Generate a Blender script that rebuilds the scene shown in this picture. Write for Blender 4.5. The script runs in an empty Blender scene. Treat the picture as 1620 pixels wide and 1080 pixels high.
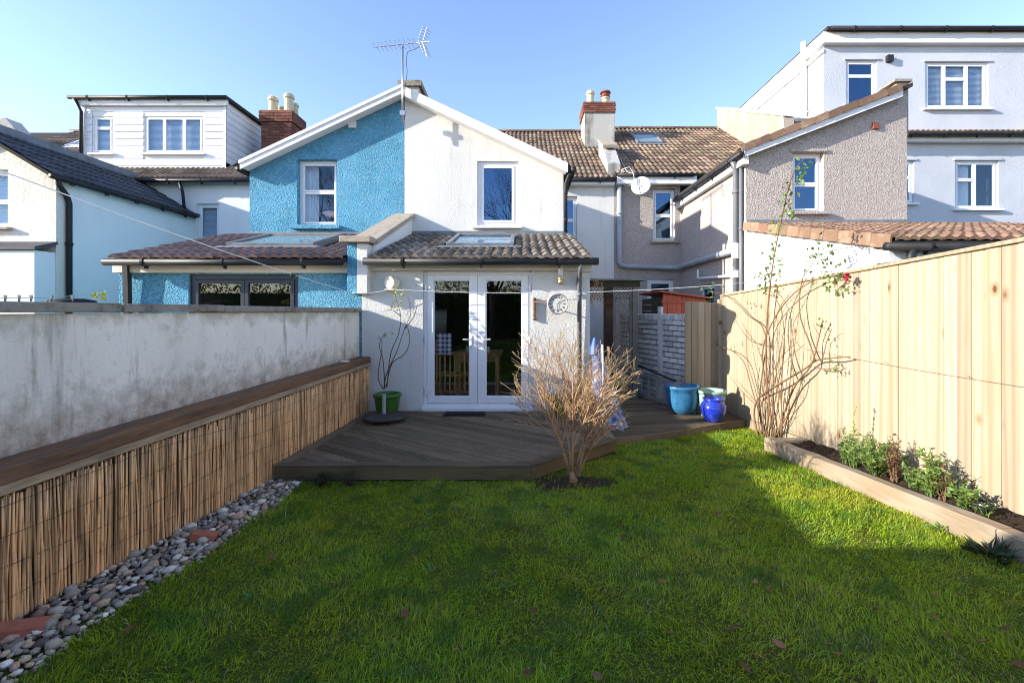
import bpy, bmesh, math, random
import numpy as np
from mathutils import Vector, Matrix, Quaternion
from mathutils.geometry import tessellate_polygon

rnd = random.Random(7)
SC = bpy.context.scene
COL = SC.collection

# ------------------------------------------------------------------ camera
F, CX, CY, CZ = 720.0, 825.0, 491.0, 1.51      # focal length and vanishing point measured in the photo, eye height over the deck
cam = bpy.data.cameras.new('camera')
cam.sensor_width = 36.0
cam.lens = 16.0
cam.shift_x = -0.00926
cam.shift_y = -0.03025
cam.clip_start = 0.05
cam.clip_end = 600
camo = bpy.data.objects.new('camera', cam)
COL.objects.link(camo)
camo.location = (0, 0, CZ)
camo.rotation_euler = (math.radians(90), 0, 0)
SC.camera = camo

# ------------------------------------------------------------------ light
SUN_AZ, SUN_EL = 74.0, 18.3      # light comes from the left and slightly from behind the camera
a_, e_ = math.radians(SUN_AZ), math.radians(SUN_EL)
LDIR = Vector((math.cos(e_) * math.sin(a_), math.cos(e_) * math.cos(a_), -math.sin(e_)))
world = bpy.data.worlds.new('World')
SC.world = world
world.use_nodes = True
nt = world.node_tree
bg = nt.nodes['Background']
sky = nt.nodes.new('ShaderNodeTexSky')
sky.sky_type = 'NISHITA'
sky.sun_disc = False
sky.sun_elevation = e_
sky.sun_rotation = math.atan2(-LDIR.x, -LDIR.y)
sky.air_density = 1.0
sky.dust_density = 0.25
sky.ozone_density = 2.6
wb = nt.nodes.new('ShaderNodeMix'); wb.data_type = 'RGBA'; wb.blend_type = 'MULTIPLY'; wb.inputs[0].default_value = 1.0
wb.inputs[7].default_value = (0.99, 0.90, 0.95, 1)      # the camera's white balance, the same over the whole sky
nt.links.new(sky.outputs[0], wb.inputs[6]); nt.links.new(wb.outputs[2], bg.inputs[0])
bg.inputs[1].default_value = 0.15
sun = bpy.data.lights.new('sun', 'SUN')
sun.energy = 3.4
sun.angle = math.radians(0.55)
sun.color = (1.0, 0.93, 0.82)
suno = bpy.data.objects.new('sun', sun)
COL.objects.link(suno)
suno.rotation_euler = LDIR.to_track_quat('-Z', 'Y').to_euler()
SC.view_settings.view_transform = 'Standard'
SC.view_settings.look = 'None'
SC.view_settings.exposure = 1.58
SC.view_settings.gamma = 1.0
SC.cycles.max_bounces = 8
SC.cycles.transparent_max_bounces = 16
SC.cycles.use_denoising = True
SC.cycles.denoiser = 'OPENIMAGEDENOISE'
SC.cycles.denoising_input_passes = 'RGB_ALBEDO_NORMAL'
SC.cycles.denoising_prefilter = 'NONE'
SC.cycles.filter_width = 1.1
SC.cycles.use_adaptive_sampling = False
SC.cycles.sample_clamp_indirect = 3.0

# ------------------------------------------------------------------ helpers
def X(px, Y): return (px - CX) / F * Y
def Z(py, Y): return CZ - (py - CY) / F * Y
def P(px, py, Y): return Vector((X(px, Y), Y, Z(py, Y)))

W = {}
def link(o, parent=None):
    COL.objects.link(o)
    if parent is not None:
        o.parent = parent
        w = W.get(parent.name)
        if w is not None:
            o.matrix_parent_inverse = Matrix.Translation(-w)
    return o

def tag(o, label, cat, group=None, kind=None):
    if label: o['label'] = label
    if cat: o['category'] = cat
    if group: o['group'] = group
    if kind: o['kind'] = kind
    return o

def thing(name, label, cat, loc, group=None):
    o = bpy.data.objects.new(name, None)
    o.empty_display_size = 0.1
    COL.objects.link(o)
    o.location = loc
    W[o.name] = Vector(loc)
    return tag(o, label, cat, group)

class MB:
    def __init__(s, M=None):
        s.v, s.f, s.M = [], [], M
    def add(s, vs, fs):
        b = len(s.v)
        if s.M is not None:
            vs = [s.M @ Vector(p) for p in vs]
        s.v.extend([tuple(p) for p in vs])
        s.f.extend([tuple(i + b for i in f) for f in fs])
        return s
    def box(s, x0, x1, y0, y1, z0, z1):
        vs = [(x, y, z) for x in (x0, x1) for y in (y0, y1) for z in (z0, z1)]
        return s.add(vs, [(0, 1, 3, 2), (4, 6, 7, 5), (0, 4, 5, 1), (2, 3, 7, 6), (0, 2, 6, 4), (1, 5, 7, 3)])
    def ring(s, x0, x1, y0, y1, z0, z1, w):
        s.box(x0, x0 + w, y0, y1, z0, z1); s.box(x1 - w, x1, y0, y1, z0, z1)
        s.box(x0 + w, x1 - w, y0, y1, z0, z0 + w); s.box(x0 + w, x1 - w, y0, y1, z1 - w, z1)
        return s
    def beam(s, p, q, w, h, up=(0, 0, 1)):
        p, q = Vector(p), Vector(q)
        d = (q - p).normalized()
        u = Vector(up)
        r = d.cross(u).normalized()
        u = r.cross(d)
        vs = [b + r * (w / 2 * i) + u * (h / 2 * j) for b in (p, q) for i in (-1, 1) for j in (-1, 1)]
        return s.add(vs, [(0, 1, 3, 2), (4, 6, 7, 5), (0, 4, 5, 1), (2, 3, 7, 6), (0, 2, 6, 4), (1, 5, 7, 3)])
    def tube(s, pts, r, n=8, caps=True):
        pts = [Vector(p) for p in pts]
        m = len(pts)
        rr = r if isinstance(r, (list, tuple)) else [r] * m
        vs, fs = [], []
        ref = None
        for i, p in enumerate(pts):
            t = (pts[min(i + 1, m - 1)] - pts[max(i - 1, 0)])
            if t.length < 1e-9: t = Vector((0, 0, 1))
            t.normalize()
            if ref is None:
                ref = Vector((1, 0, 0)) if abs(t.x) < 0.8 else Vector((0, 1, 0))
            a = (ref - t * ref.dot(t))
            if a.length < 1e-6: a = t.orthogonal()
            a.normalize(); ref = a
            b = t.cross(a)
            for k in range(n):
                c = 2 * math.pi * k / n
                vs.append(p + a * (rr[i] * math.cos(c)) + b * (rr[i] * math.sin(c)))
        for i in range(m - 1):
            for k in range(n):
                k2 = (k + 1) % n
                fs.append((i * n + k, i * n + k2, (i + 1) * n + k2, (i + 1) * n + k))
        if caps:
            fs.append(tuple(range(n - 1, -1, -1)))
            fs.append(tuple((m - 1) * n + k for k in range(n)))
        return s.add(vs, fs)
    def prism(s, poly, ext):
        n = len(poly)
        e = Vector(ext)
        vs = [Vector(p) for p in poly] + [Vector(p) + e for p in poly]
        fs = [tuple(range(n)), tuple(range(2 * n - 1, n - 1, -1))]
        fs += [(i, i + n, (i + 1) % n + n, (i + 1) % n) for i in range(n)]
        return s.add(vs, fs)
    def lathe(s, c, prof, n=24, axis=None):
        c = Vector(c)
        Q = Vector(axis).to_track_quat('Z', 'Y') if axis is not None else Quaternion()
        vs, fs = [], []
        m = len(prof)
        for r, z in prof:
            for k in range(n):
                t = 2 * math.pi * k / n
                vs.append(c + Q @ Vector((r * math.cos(t), r * math.sin(t), z)))
        for i in range(m - 1):
            for k in range(n):
                k2 = (k + 1) % n
                fs.append((i * n + k, i * n + k2, (i + 1) * n + k2, (i + 1) * n + k))
        fs.append(tuple(range(n - 1, -1, -1)))
        fs.append(tuple((m - 1) * n + k for k in range(n)))
        return s.add(vs, fs)
    def wall(s, O, U, V, N, t, outer, holes=()):
        """solid wall: outline in (u,v), rectangular holes, thickness t along N (into the building)"""
        O, U, V, N = Vector(O), Vector(U), Vector(V), Vector(N)
        loops = [[Vector((u, v, 0)) for u, v in outer]]
        for (u0, u1, v0, v1) in holes:
            loops.append([Vector(p) for p in ((u0, v0, 0), (u1, v0, 0), (u1, v1, 0), (u0, v1, 0))])
        tris = tessellate_polygon(loops)
        pts = [p for l in loops for p in l]
        n = len(pts)
        vs = [O + U * p.x + V * p.y for p in pts] + [O + U * p.x + V * p.y + N * t for p in pts]
        fs = [tuple(x) for x in tris] + [tuple(i + n for i in reversed(x)) for x in tris]
        b = 0
        for l in loops:
            m = len(l)
            for i in range(m):
                j = (i + 1) % m
                fs.append((b + i, b + j, b + j + n, b + i + n))
            b += m
        return s.add(vs, fs)
    def mesh(s, name, mat, smooth=False, fix=True):
        me = bpy.data.meshes.new(name)
        me.from_pydata(s.v, [], s.f)
        if fix and len(s.f) < 60000:
            bm = bmesh.new(); bm.from_mesh(me)
            bmesh.ops.recalc_face_normals(bm, faces=bm.faces)
            bm.to_mesh(me); bm.free()
        if smooth:
            me.polygons.foreach_set('use_smooth', [True] * len(me.polygons))
        if mat: me.materials.append(MAT[mat])
        me.update()
        return me
    def build(s, name, mat, parent=None, smooth=False, bevel=0, fix=True):
        o = bpy.data.objects.new(name, s.mesh(name, mat, smooth, fix))
        link(o, parent)
        if bevel:
            m = o.modifiers.new('bevel', 'BEVEL'); m.width = bevel; m.segments = 2; m.limit_method = 'ANGLE'
            m.harden_normals = False
        return o

def inst(name, me, parent, M, mat=None):
    o = bpy.data.objects.new(name, me)
    link(o, parent)
    o.matrix_basis = M
    return o

def basis(O, U, V):
    U, V = Vector(U).normalized(), Vector(V).normalized()
    N = U.cross(V)
    M = Matrix((U, V, N)).transposed().to_4x4()
    M.translation = Vector(O)
    return M

# ------------------------------------------------------------------ materials
MAT = {}
def mat(name, base, rough=0.8, layers=(), bumps=(), rand=0.0, isl=0.0, spec=0.3, metal=0.0, transl=0.0, ior=None, coat=0.0, huev=0.0):
    m = bpy.data.materials.new(name); MAT[name] = m
    m.use_nodes = True
    t = m.node_tree; N = t.nodes; L = t.links
    b = N['Principled BSDF']
    tc = N.new('ShaderNodeTexCoord').outputs['Object']
    oi = None
    if rand:
        oi = N.new('ShaderNodeObjectInfo').outputs['Random']
        mul = N.new('ShaderNodeVectorMath'); mul.operation = 'ADD'
        sc_ = N.new('ShaderNodeMath'); sc_.operation = 'MULTIPLY'; sc_.inputs[1].default_value = 37.0
        L.new(oi, sc_.inputs[0]); L.new(tc, mul.inputs[0]); L.new(sc_.outputs[0], mul.inputs[1])
        tc = mul.outputs[0]
    def tex(kind, scale, stretch):
        mp = N.new('ShaderNodeMapping'); mp.inputs['Scale'].default_value = stretch
        L.new(tc, mp.inputs['Vector'])
        if kind in ('noise', 'fine'):
            n = N.new('ShaderNodeTexNoise'); n.inputs['Scale'].default_value = scale
            n.inputs['Detail'].default_value = 5 if kind == 'noise' else 9
            n.inputs['Roughness'].default_value = 0.55 if kind == 'noise' else 0.7
            out = n.outputs['Fac']
        elif kind == 'vor':
            n = N.new('ShaderNodeTexVoronoi'); n.inputs['Scale'].default_value = scale; out = n.outputs['Distance']
        elif kind == 'cell':
            n = N.new('ShaderNodeTexVoronoi'); n.inputs['Scale'].default_value = scale
            sp = N.new('ShaderNodeSeparateColor'); L.new(n.outputs['Color'], sp.inputs[0])
            out = sp.outputs[0]; L.new(mp.outputs[0], n.inputs['Vector']); return out
        elif kind == 'wave':
            n = N.new('ShaderNodeTexWave'); n.wave_type = 'BANDS'; n.bands_direction = 'Y'; n.inputs['Scale'].default_value = scale
            out = n.outputs['Fac']
        elif kind == 'grain':
            n = N.new('ShaderNodeTexWave'); n.wave_type = 'BANDS'; n.bands_direction = 'Y'; n.inputs['Scale'].default_value = scale
            n.inputs['Distortion'].default_value = 6; n.inputs['Detail'].default_value = 3; n.inputs['Detail Scale'].default_value = 1.2
            out = n.outputs['Fac']
        elif kind == 'z':
            sp = N.new('ShaderNodeSeparateXYZ'); L.new(mp.outputs[0], sp.inputs[0])
            nz = N.new('ShaderNodeTexNoise'); nz.inputs['Scale'].default_value = scale; nz.inputs['Detail'].default_value = 8
            nz.inputs['Roughness'].default_value = 0.72
            L.new(tc, nz.inputs['Vector'])
            ad = N.new('ShaderNodeMath'); ad.operation = 'ADD'
            L.new(sp.outputs[2], ad.inputs[0]); L.new(nz.outputs['Fac'], ad.inputs[1]); return ad.outputs[0]
        L.new(mp.outputs[0], n.inputs['Vector'])
        return out
    rgb = N.new('ShaderNodeRGB'); rgb.outputs[0].default_value = (*base, 1)
    c = rgb.outputs[0]
    for (kind, scale, col, lo, hi, stretch) in layers:
        o = tex(kind, scale, stretch)
        mr = N.new('ShaderNodeMapRange'); mr.inputs['From Min'].default_value = lo; mr.inputs['From Max'].default_value = hi
        L.new(o, mr.inputs['Value'])
        fac = mr.outputs[0]
        if len(col) == 4:
            ml = N.new('ShaderNodeMath'); ml.operation = 'MULTIPLY'; ml.inputs[1].default_value = col[3]
            L.new(fac, ml.inputs[0]); fac = ml.outputs[0]
        mx = N.new('ShaderNodeMix'); mx.data_type = 'RGBA'
        L.new(fac, mx.inputs[0]); L.new(c, mx.inputs[6]); mx.inputs[7].default_value = (*col[:3], 1)
        c = mx.outputs[2]
    def vary(src, amt):
        nonlocal c
        hs = N.new('ShaderNodeHueSaturation')
        mr = N.new('ShaderNodeMapRange'); mr.inputs['To Min'].default_value = 1 - amt; mr.inputs['To Max'].default_value = 1 + amt
        L.new(src, mr.inputs['Value']); L.new(mr.outputs[0], hs.inputs['Value'])
        if huev:
            m2 = N.new('ShaderNodeMath'); m2.operation = 'MULTIPLY'; m2.inputs[1].default_value = 7.31
            m3 = N.new('ShaderNodeMath'); m3.operation = 'FRACT'
            mh = N.new('ShaderNodeMapRange'); mh.inputs['To Min'].default_value = 0.5 - huev; mh.inputs['To Max'].default_value = 0.5 + huev
            L.new(src, m2.inputs[0]); L.new(m2.outputs[0], m3.inputs[0]); L.new(m3.outputs[0], mh.inputs['Value']); L.new(mh.outputs[0], hs.inputs['Hue'])
        L.new(c, hs.inputs['Color']); c = hs.outputs[0]
    if rand: vary(oi, rand)
    if isl: vary(N.new('ShaderNodeNewGeometry').outputs['Random Per Island'], isl)
    L.new(c, b.inputs['Base Color'])
    b.inputs['Roughness'].default_value = rough
    b.inputs['Metallic'].default_value = metal
    b.inputs['Specular IOR Level'].default_value = spec
    if ior: b.inputs['IOR'].default_value = ior
    if coat: b.inputs['Coat Weight'].default_value = coat; b.inputs['Coat Roughness'].default_value = 0.08
    prev = None
    for (kind, scale, strength, dist, stretch) in bumps:
        o = tex(kind, scale, stretch)
        bp = N.new('ShaderNodeBump'); bp.inputs['Strength'].default_value = strength; bp.inputs['Distance'].default_value = dist
        L.new(o, bp.inputs['Height'])
        if prev is not None: L.new(prev, bp.inputs['Normal'])
        prev = bp.outputs[0]
    if prev is not None: L.new(prev, b.inputs['Normal'])
    if transl:
        tr = N.new('ShaderNodeBsdfTranslucent'); mx = N.new('ShaderNodeMixShader'); mx.inputs[0].default_value = transl
        L.new(c, tr.inputs['Color']); L.new(b.outputs[0], mx.inputs[1]); L.new(tr.outputs[0], mx.inputs[2])
        L.new(mx.outputs[0], N['Material Output'].inputs['Surface'])
    return m
I3 = (1, 1, 1)
def glassmat(name, f0, tint=(1, 1, 1), rough=0.0, refl=(1, 1, 1)):
    m = bpy.data.materials.new(name); MAT[name] = m; m.use_nodes = True
    t = m.node_tree; N = t.nodes; L = t.links
    N.remove(N['Principled BSDF'])
    lw = N.new('ShaderNodeLayerWeight'); lw.inputs['Blend'].default_value = 0.5
    pw_ = N.new('ShaderNodeMath'); pw_.operation = 'POWER'; pw_.inputs[1].default_value = 5.0
    L.new(lw.outputs['Facing'], pw_.inputs[0])
    fr = N.new('ShaderNodeMapRange'); fr.inputs['To Min'].default_value = f0; fr.inputs['To Max'].default_value = 1.0     # Schlick, both sides alike
    L.new(pw_.outputs[0], fr.inputs['Value'])
    tr = N.new('ShaderNodeBsdfTransparent'); tr.inputs[0].default_value = (*tint, 1)
    gl = N.new('ShaderNodeBsdfGlossy'); gl.inputs['Roughness'].default_value = rough; gl.inputs['Color'].default_value = (*refl, 1)
    mx = N.new('ShaderNodeMixShader')
    L.new(fr.outputs[0], mx.inputs[0]); L.new(tr.outputs[0], mx.inputs[1]); L.new(gl.outputs[0], mx.inputs[2])
    L.new(mx.outputs[0], N['Material Output'].inputs['Surface'])
glassmat('glass', 0.13, (0.7, 0.82, 0.9), refl=(0.42, 0.66, 1.0))
glassmat('door_glass', 0.05, (0.92, 0.93, 0.92))
glassmat('lamp_glass', 0.04)
glassmat('clear_glass', 0.055, (0.93, 0.96, 0.98), refl=(0.6, 0.8, 1.0))

DIRT = (0.18, 0.16, 0.13)
mat('white_render', (0.71, 0.70, 0.665), 0.9, [('noise', 0.9, (0.64, 0.63, 0.60), 0.45, 0.7, (1, 1, 0.5)), ('fine', 3.0, (0.46, 0.43, 0.38, 0.5), 0.54, 0.75, (1.8, 1.8, 0.22)), ('fine', 1.3, (0.56, 0.53, 0.47, 0.6), 0.55, 0.7, (1, 1, .8))],
    [('noise', 44, 0.5, 0.018, I3), ('fine', 90, 0.3, 0.006, I3)], spec=0.15)
mat('white_smooth', (0.78, 0.78, 0.77), 0.85, [('noise', 1.2, (0.66, 0.66, 0.65), 0.45, 0.75, (1, 1, 0.4))], [('fine', 30, 0.25, 0.01, I3)], spec=0.2)
mat('cream_render', (0.76, 0.72, 0.64), 0.9, [('noise', 1.2, (0.62, 0.57, 0.48), 0.45, 0.75, (1, 1, 0.5))], [('noise', 14, 0.5, 0.02, I3)], spec=0.15)
mat('pale_render', (0.80, 0.84, 0.81), 0.85, [('noise', 0.8, (0.70, 0.72, 0.70), 0.45, 0.75, (1, 1, 0.5))], [('fine', 20, 0.2, 0.01, I3)], spec=0.2)
mat('blue_render', (0.125, 0.385, 0.58), 0.95, [('noise', 1.5, (0.09, 0.30, 0.45), 0.4, 0.7, I3), ('cell', 44, (0.33, 0.53, 0.64, 0.45), 0.55, 0.9, I3), ('fine', 2.5, (0.20, 0.33, 0.40, 0.35), 0.55, 0.75, (2, 2, .3))],
    [('noise', 40, 1.0, 0.04, I3), ('vor', 46, 0.7, 0.022, I3)], spec=0.1)
mat('blue_smooth', (0.05, 0.32, 0.55), 0.7, [], [('fine', 25, 0.2, 0.01, I3)])
mat('pebbledash', (0.43, 0.38, 0.335), 0.9, [('cell', 50, (0.56, 0.50, 0.47, 0.8), 0.5, 0.95, I3), ('cell', 46, (0.28, 0.225, 0.205, 0.8), 0.65, 0.95, I3),
    ('noise', 0.8, (0.36, 0.31, 0.29, 0.5), 0.45, 0.7, I3)], [('vor', 44, 0.5, 0.018, I3), ('noise', 26, 0.35, 0.012, I3)], spec=0.2)
mat('grey_render', (0.56, 0.585, 0.63), 0.9, [('noise', 1.0, (0.5, 0.525, 0.57), 0.4, 0.7, I3)], [('noise', 38, 0.5, 0.018, I3), ('vor', 40, 0.3, 0.01, I3)], spec=0.15)
mat('stained_render', (0.44, 0.43, 0.40), 0.95, [('noise', 2.2, (0.14, 0.125, 0.1), 0.48, 0.7, (1, 1, 0.3)), ('fine', 5, (0.6, 0.58, 0.54), 0.55, 0.8, I3)], [('fine', 22, 0.5, 0.02, I3)], spec=0.1)
mat('beige_render', (0.40, 0.345, 0.27), 0.9, [('noise', 2.0, (0.30, 0.255, 0.19), 0.45, 0.75, (1, 1, 0.3))], [('fine', 20, 0.4, 0.02, I3)], spec=0.1)
mat('garden_wall', (0.90, 0.83, 0.72), 0.95, [('noise', 1.4, (0.74, 0.67, 0.57), 0.45, 0.75, (1, 1, 0.35)),
    ('fine', 2.4, (0.25, 0.19, 0.135, 0.8), 0.56, 0.70, (1, 2.2, 0.22)),
    ('z', 9.0, (0.26, 0.185, 0.12, 0.9), 1.60, 1.14, I3), ('fine', 26, (0.58, 0.52, 0.42, 0.5), 0.56, 0.68, I3), ('z', 3.0, (0.46, 0.42, 0.28, 0.7), 1.86, 2.02, I3)],
    [('fine', 24, 0.45, 0.02, I3), ('noise', 90, 0.4, 0.006, I3)], spec=0.1)
mat('coping_stone', (0.32, 0.285, 0.235), 0.95, [('fine', 6, (0.15, 0.13, 0.10), 0.48, 0.66, I3), ('fine', 30, (0.42, 0.4, 0.35), 0.6, 0.7, I3)], [('fine', 30, 0.7, 0.02, I3)], spec=0.1)
mat('pale_coping', (0.40, 0.345, 0.27), 0.95, [('fine', 8, (0.22, 0.19, 0.15), 0.5, 0.7, I3)], [('fine', 30, 0.6, 0.015, I3)], spec=0.1)
mat('upvc', (0.80, 0.80, 0.81), 0.32, [('noise', 2, (0.74, 0.74, 0.74), 0.5, 0.8, I3)], spec=0.45)
mat('white_paint', (0.78, 0.78, 0.77), 0.5, [('fine', 3, (0.62, 0.61, 0.58), 0.55, 0.8, (1, 1, 0.5))], [('fine', 30, 0.15, 0.005, I3)])
mat('timber_fascia', (0.66, 0.63, 0.57), 0.6, [('fine', 3, (0.5, 0.46, 0.4), 0.5, 0.8, (0.4, 1, 2))], [('fine', 20, 0.2, 0.005, I3)])
mat('anthracite', (0.018, 0.026, 0.045), 0.4, spec=0.5)
mat('black_plastic', (0.018, 0.019, 0.021), 0.5, [('noise', 5, (0.032, 0.032, 0.034), 0.5, 0.8, I3)], spec=0.3)
mat('grey_plastic', (0.36, 0.39, 0.42), 0.45, [('noise', 3, (0.26, 0.28, 0.3), 0.5, 0.75, I3)], spec=0.4)
mat('pipe_grey', (0.16, 0.17, 0.19), 0.4, [('noise', 3, (0.09, 0.095, 0.1), 0.5, 0.75, I3)], spec=0.4)
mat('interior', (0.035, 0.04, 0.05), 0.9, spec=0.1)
mat('room_paint', (0.42, 0.40, 0.37), 0.9, spec=0.1)
mat('blind', (0.55, 0.62, 0.70), 0.7, [], [('wave', 14, 0.6, 0.02, (1, 1, 1))])
mat('curtain', (0.8, 0.8, 0.82), 0.9, transl=0.3)
tl = [('fine', 5, (0.34, 0.25, 0.18), 0.5, 0.75, I3), ('fine', 11, (0.06, 0.05, 0.04), 0.56, 0.72, I3)]
mat('tile_brown', (0.205, 0.145, 0.10), 0.85, tl, [('fine', 45, 0.4, 0.01, I3)], rand=0.42, spec=0.2, huev=0.016)
mat('tile_grey', (0.17, 0.14, 0.115), 0.9, [('fine', 5, (0.36, 0.32, 0.27), 0.5, 0.72, I3), ('fine', 9, (0.06, 0.055, 0.04), 0.55, 0.72, I3)], [('fine', 40, 0.5, 0.012, I3)], rand=0.42, spec=0.15)
mat('tile_purple', (0.125, 0.075, 0.07), 0.55, [('fine', 6, (0.23, 0.17, 0.15), 0.52, 0.75, I3)], [('fine', 45, 0.3, 0.008, I3)], rand=0.3, spec=0.4)
mat('tile_slate', (0.06, 0.06, 0.07), 0.7, [('fine', 6, (0.12, 0.115, 0.115), 0.5, 0.75, I3)], [('fine', 40, 0.3, 0.008, I3)], rand=0.25, spec=0.3)
mat('tile_terracotta', (0.245, 0.15, 0.10), 0.85, [('fine', 5, (0.42, 0.31, 0.23), 0.52, 0.75, I3), ('fine', 9, (0.14, 0.09, 0.06), 0.57, 0.75, I3)], [('fine', 40, 0.4, 0.01, I3)], rand=0.28, spec=0.2, huev=0.012)
mat('roof_felt', (0.05, 0.045, 0.04), 0.95, spec=0.1)
mat('lead', (0.20, 0.215, 0.235), 0.6, [('noise', 4, (0.13, 0.14, 0.15), 0.45, 0.7, I3)], spec=0.3)
mat('red_brick', (0.22, 0.095, 0.068), 0.9, [('fine', 9, (0.14, 0.055, 0.04), 0.48, 0.7, I3)], [('fine', 50, 0.5, 0.01, I3)], rand=0.3, spec=0.15)
mat('mortar', (0.32, 0.28, 0.24), 0.95, [], [('fine', 40, 0.4, 0.01, I3)])
mat('white_brick', (0.66, 0.65, 0.63), 0.9, [('fine', 14, (0.30, 0.17, 0.12), 0.57, 0.66, I3), ('fine', 5, (0.46, 0.45, 0.43), 0.5, 0.7, I3)], [('fine', 40, 0.6, 0.012, I3)], rand=0.25, spec=0.15)
mat('dark_mortar', (0.13, 0.125, 0.12), 0.95, [], [('fine', 40, 0.4, 0.01, I3)])
mat('chimney_pot', (0.62, 0.53, 0.36), 0.8, [('fine', 7, (0.36, 0.28, 0.17), 0.5, 0.75, I3)], [('fine', 30, 0.3, 0.01, I3)])
mat('red_pot', (0.25, 0.07, 0.045), 0.7, [('fine', 7, (0.12, 0.04, 0.03), 0.5, 0.75, I3)])
mat('cladding', (0.76, 0.77, 0.79), 0.45, [('fine', 2.5, (0.64, 0.64, 0.64), 0.5, 0.8, (0.5, 1, 2))], [('fine', 30, 0.1, 0.003, I3)], rand=0.05)
mat('metal', (0.45, 0.46, 0.48), 0.4, metal=0.9)
mat('dish', (0.62, 0.62, 0.60), 0.5)
mat('cable', (0.7, 0.7, 0.7), 0.5)
mat('line', (0.82, 0.82, 0.80), 0.5)
mat('green_line', (0.25, 0.62, 0.48), 0.5)
mat('deck_board', (0.27, 0.195, 0.12), 0.9, [('wave', 11, (0.10, 0.08, 0.055, 0.75), 0.55, 0.12, I3), ('grain', 3, (0.17, 0.125, 0.085), 0.3, 0.8, (0.25, 8, 8)), ('fine', 3, (0.10, 0.09, 0.055), 0.5, 0.72, (0.6, 1.4, 1)), ('fine', 14, (0.36, 0.31, 0.25, 0.6), 0.6, 0.74, (0.15, 3, 3))],
    [('wave', 11, 0.9, 0.012, (1, 1, 1)), ('fine', 20, 0.5, 0.006, (0.15, 3, 3))], rand=0.34, spec=0.12)
mat('deck_fascia', (0.23, 0.17, 0.09), 0.85, [('fine', 3, (0.06, 0.055, 0.03), 0.45, 0.72, (0.4, 1.4, 1)), ('fine', 9, (0.22, 0.18, 0.09, 0.6), 0.56, 0.74, (0.15, 3, 3))],
    [('fine', 20, 0.5, 0.006, (0.15, 3, 3))], rand=0.15, spec=0.2)
mat('brown_stain', (0.21, 0.11, 0.055), 0.6, [('fine', 3, (0.065, 0.042, 0.03), 0.45, 0.7, (4, 0.4, 4)), ('fine', 8, (0.2, 0.15, 0.1, 0.5), 0.6, 0.75, (6, 0.3, 6))], [('fine', 12, 0.4, 0.006, (6, 0.3, 6))], spec=0.3)
mat('pale_batten', (0.46, 0.33, 0.20), 0.8, [('fine', 4, (0.15, 0.11, 0.075), 0.45, 0.7, (5, 0.4, 5))], [('fine', 12, 0.4, 0.006, (6, 0.3, 6))])
mat('reed', (0.78, 0.455, 0.21), 0.6, [('noise', 9, (0.46, 0.27, 0.13), 0.5, 0.7, (1, 1, 0.5)), ('fine', 3, (0.14, 0.095, 0.06, 0.7), 0.55, 0.75, I3)], [('noise', 60, 0.3, 0.003, (1, 1, 0.1))], rand=0.5, spec=0.3)
mat('reed_mass', (0.78, 0.455, 0.21), 0.6, [('noise', 9, (0.46, 0.27, 0.13), 0.5, 0.7, (1, 1, 0.5)), ('fine', 3, (0.14, 0.095, 0.06, 0.7), 0.55, 0.75, I3)], [('noise', 60, 0.3, 0.003, (1, 1, 0.1))], isl=0.5, spec=0.3)
mat('reed_back', (0.17, 0.105, 0.055), 0.9)
mat('fence_board', (0.405, 0.335, 0.23), 0.75, [('grain', 1.6, (0.33, 0.245, 0.155, 0.8), 0.25, 0.95, (3, 3, 0.14)), ('fine', 4, (0.40, 0.33, 0.24), 0.5, 0.75, (4, 4, 0.25)), ('noise', 1.6, (0.36, 0.26, 0.16, 0.6), 0.52, 0.72, (1, 4, 0.6)),
    ('vor', 2.0, (0.24, 0.12, 0.05, 0.75), 0.17, 0.05, (0, 2.2, 1.1)), ('vor', 2.0, (0.10, 0.045, 0.02, 0.9), 0.075, 0.04, (0, 2.2, 1.1))], [('fine', 20, 0.3, 0.004, (6, 6, 0.3))], rand=0.2, spec=0.2, huev=0.004)
mat('sleeper', (0.34, 0.275, 0.195), 0.85, [('grain', 2.2, (0.3, 0.225, 0.145), 0.2, 0.9, (4, 0.2, 4)), ('fine', 4, (0.22, 0.18, 0.13), 0.5, 0.72, (5, 0.5, 5))], [('grain', 4, 0.4, 0.006, (4, 0.2, 4)), ('fine', 14, 0.5, 0.008, (6, 0.4, 6))], spec=0.15)
mat('soil', (0.045, 0.031, 0.022), 1.0, [('fine', 14, (0.10, 0.07, 0.048), 0.5, 0.7, I3)], [('fine', 25, 1.0, 0.03, I3)], spec=0.1)
mat('lawn_ground', (0.10, 0.135, 0.022), 1.0, [('fine', 6, (0.10, 0.075, 0.035), 0.5, 0.7, I3)], [('fine', 30, 1.0, 0.03, I3)], spec=0.05)
mat('ground', (0.11, 0.10, 0.085), 1.0, [('fine', 3, (0.06, 0.08, 0.03), 0.45, 0.65, I3)], [('fine', 20, 0.6, 0.02, I3)], spec=0.1)
mat('grass', (0.305, 0.44, 0.022), 0.5, [('noise', 1.1, (0.41, 0.46, 0.03), 0.46, 0.62, I3), ('noise', 4.5, (0.14, 0.27, 0.022), 0.5, 0.62, I3), ('fine', 9, (0.45, 0.38, 0.15, 0.7), 0.58, 0.70, I3)], isl=0.42, spec=0.35, transl=0.42, huev=0.018)
for i, c in enumerate([(0.60, 0.52, 0.41), (0.38, 0.32, 0.245), (0.52, 0.38, 0.235), (0.80, 0.73, 0.61), (0.27, 0.225, 0.19), (0.50, 0.32, 0.225)]):
    mat('stone_%d' % i, c, 0.8, [('fine', 12, tuple(v * 0.5 for v in c), 0.5, 0.75, I3), ('noise', 3, tuple(v * 0.7 for v in c), 0.5, 0.6, I3)], [('fine', 40, 0.4, 0.008, I3)], rand=0.45, spec=0.2)
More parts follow.
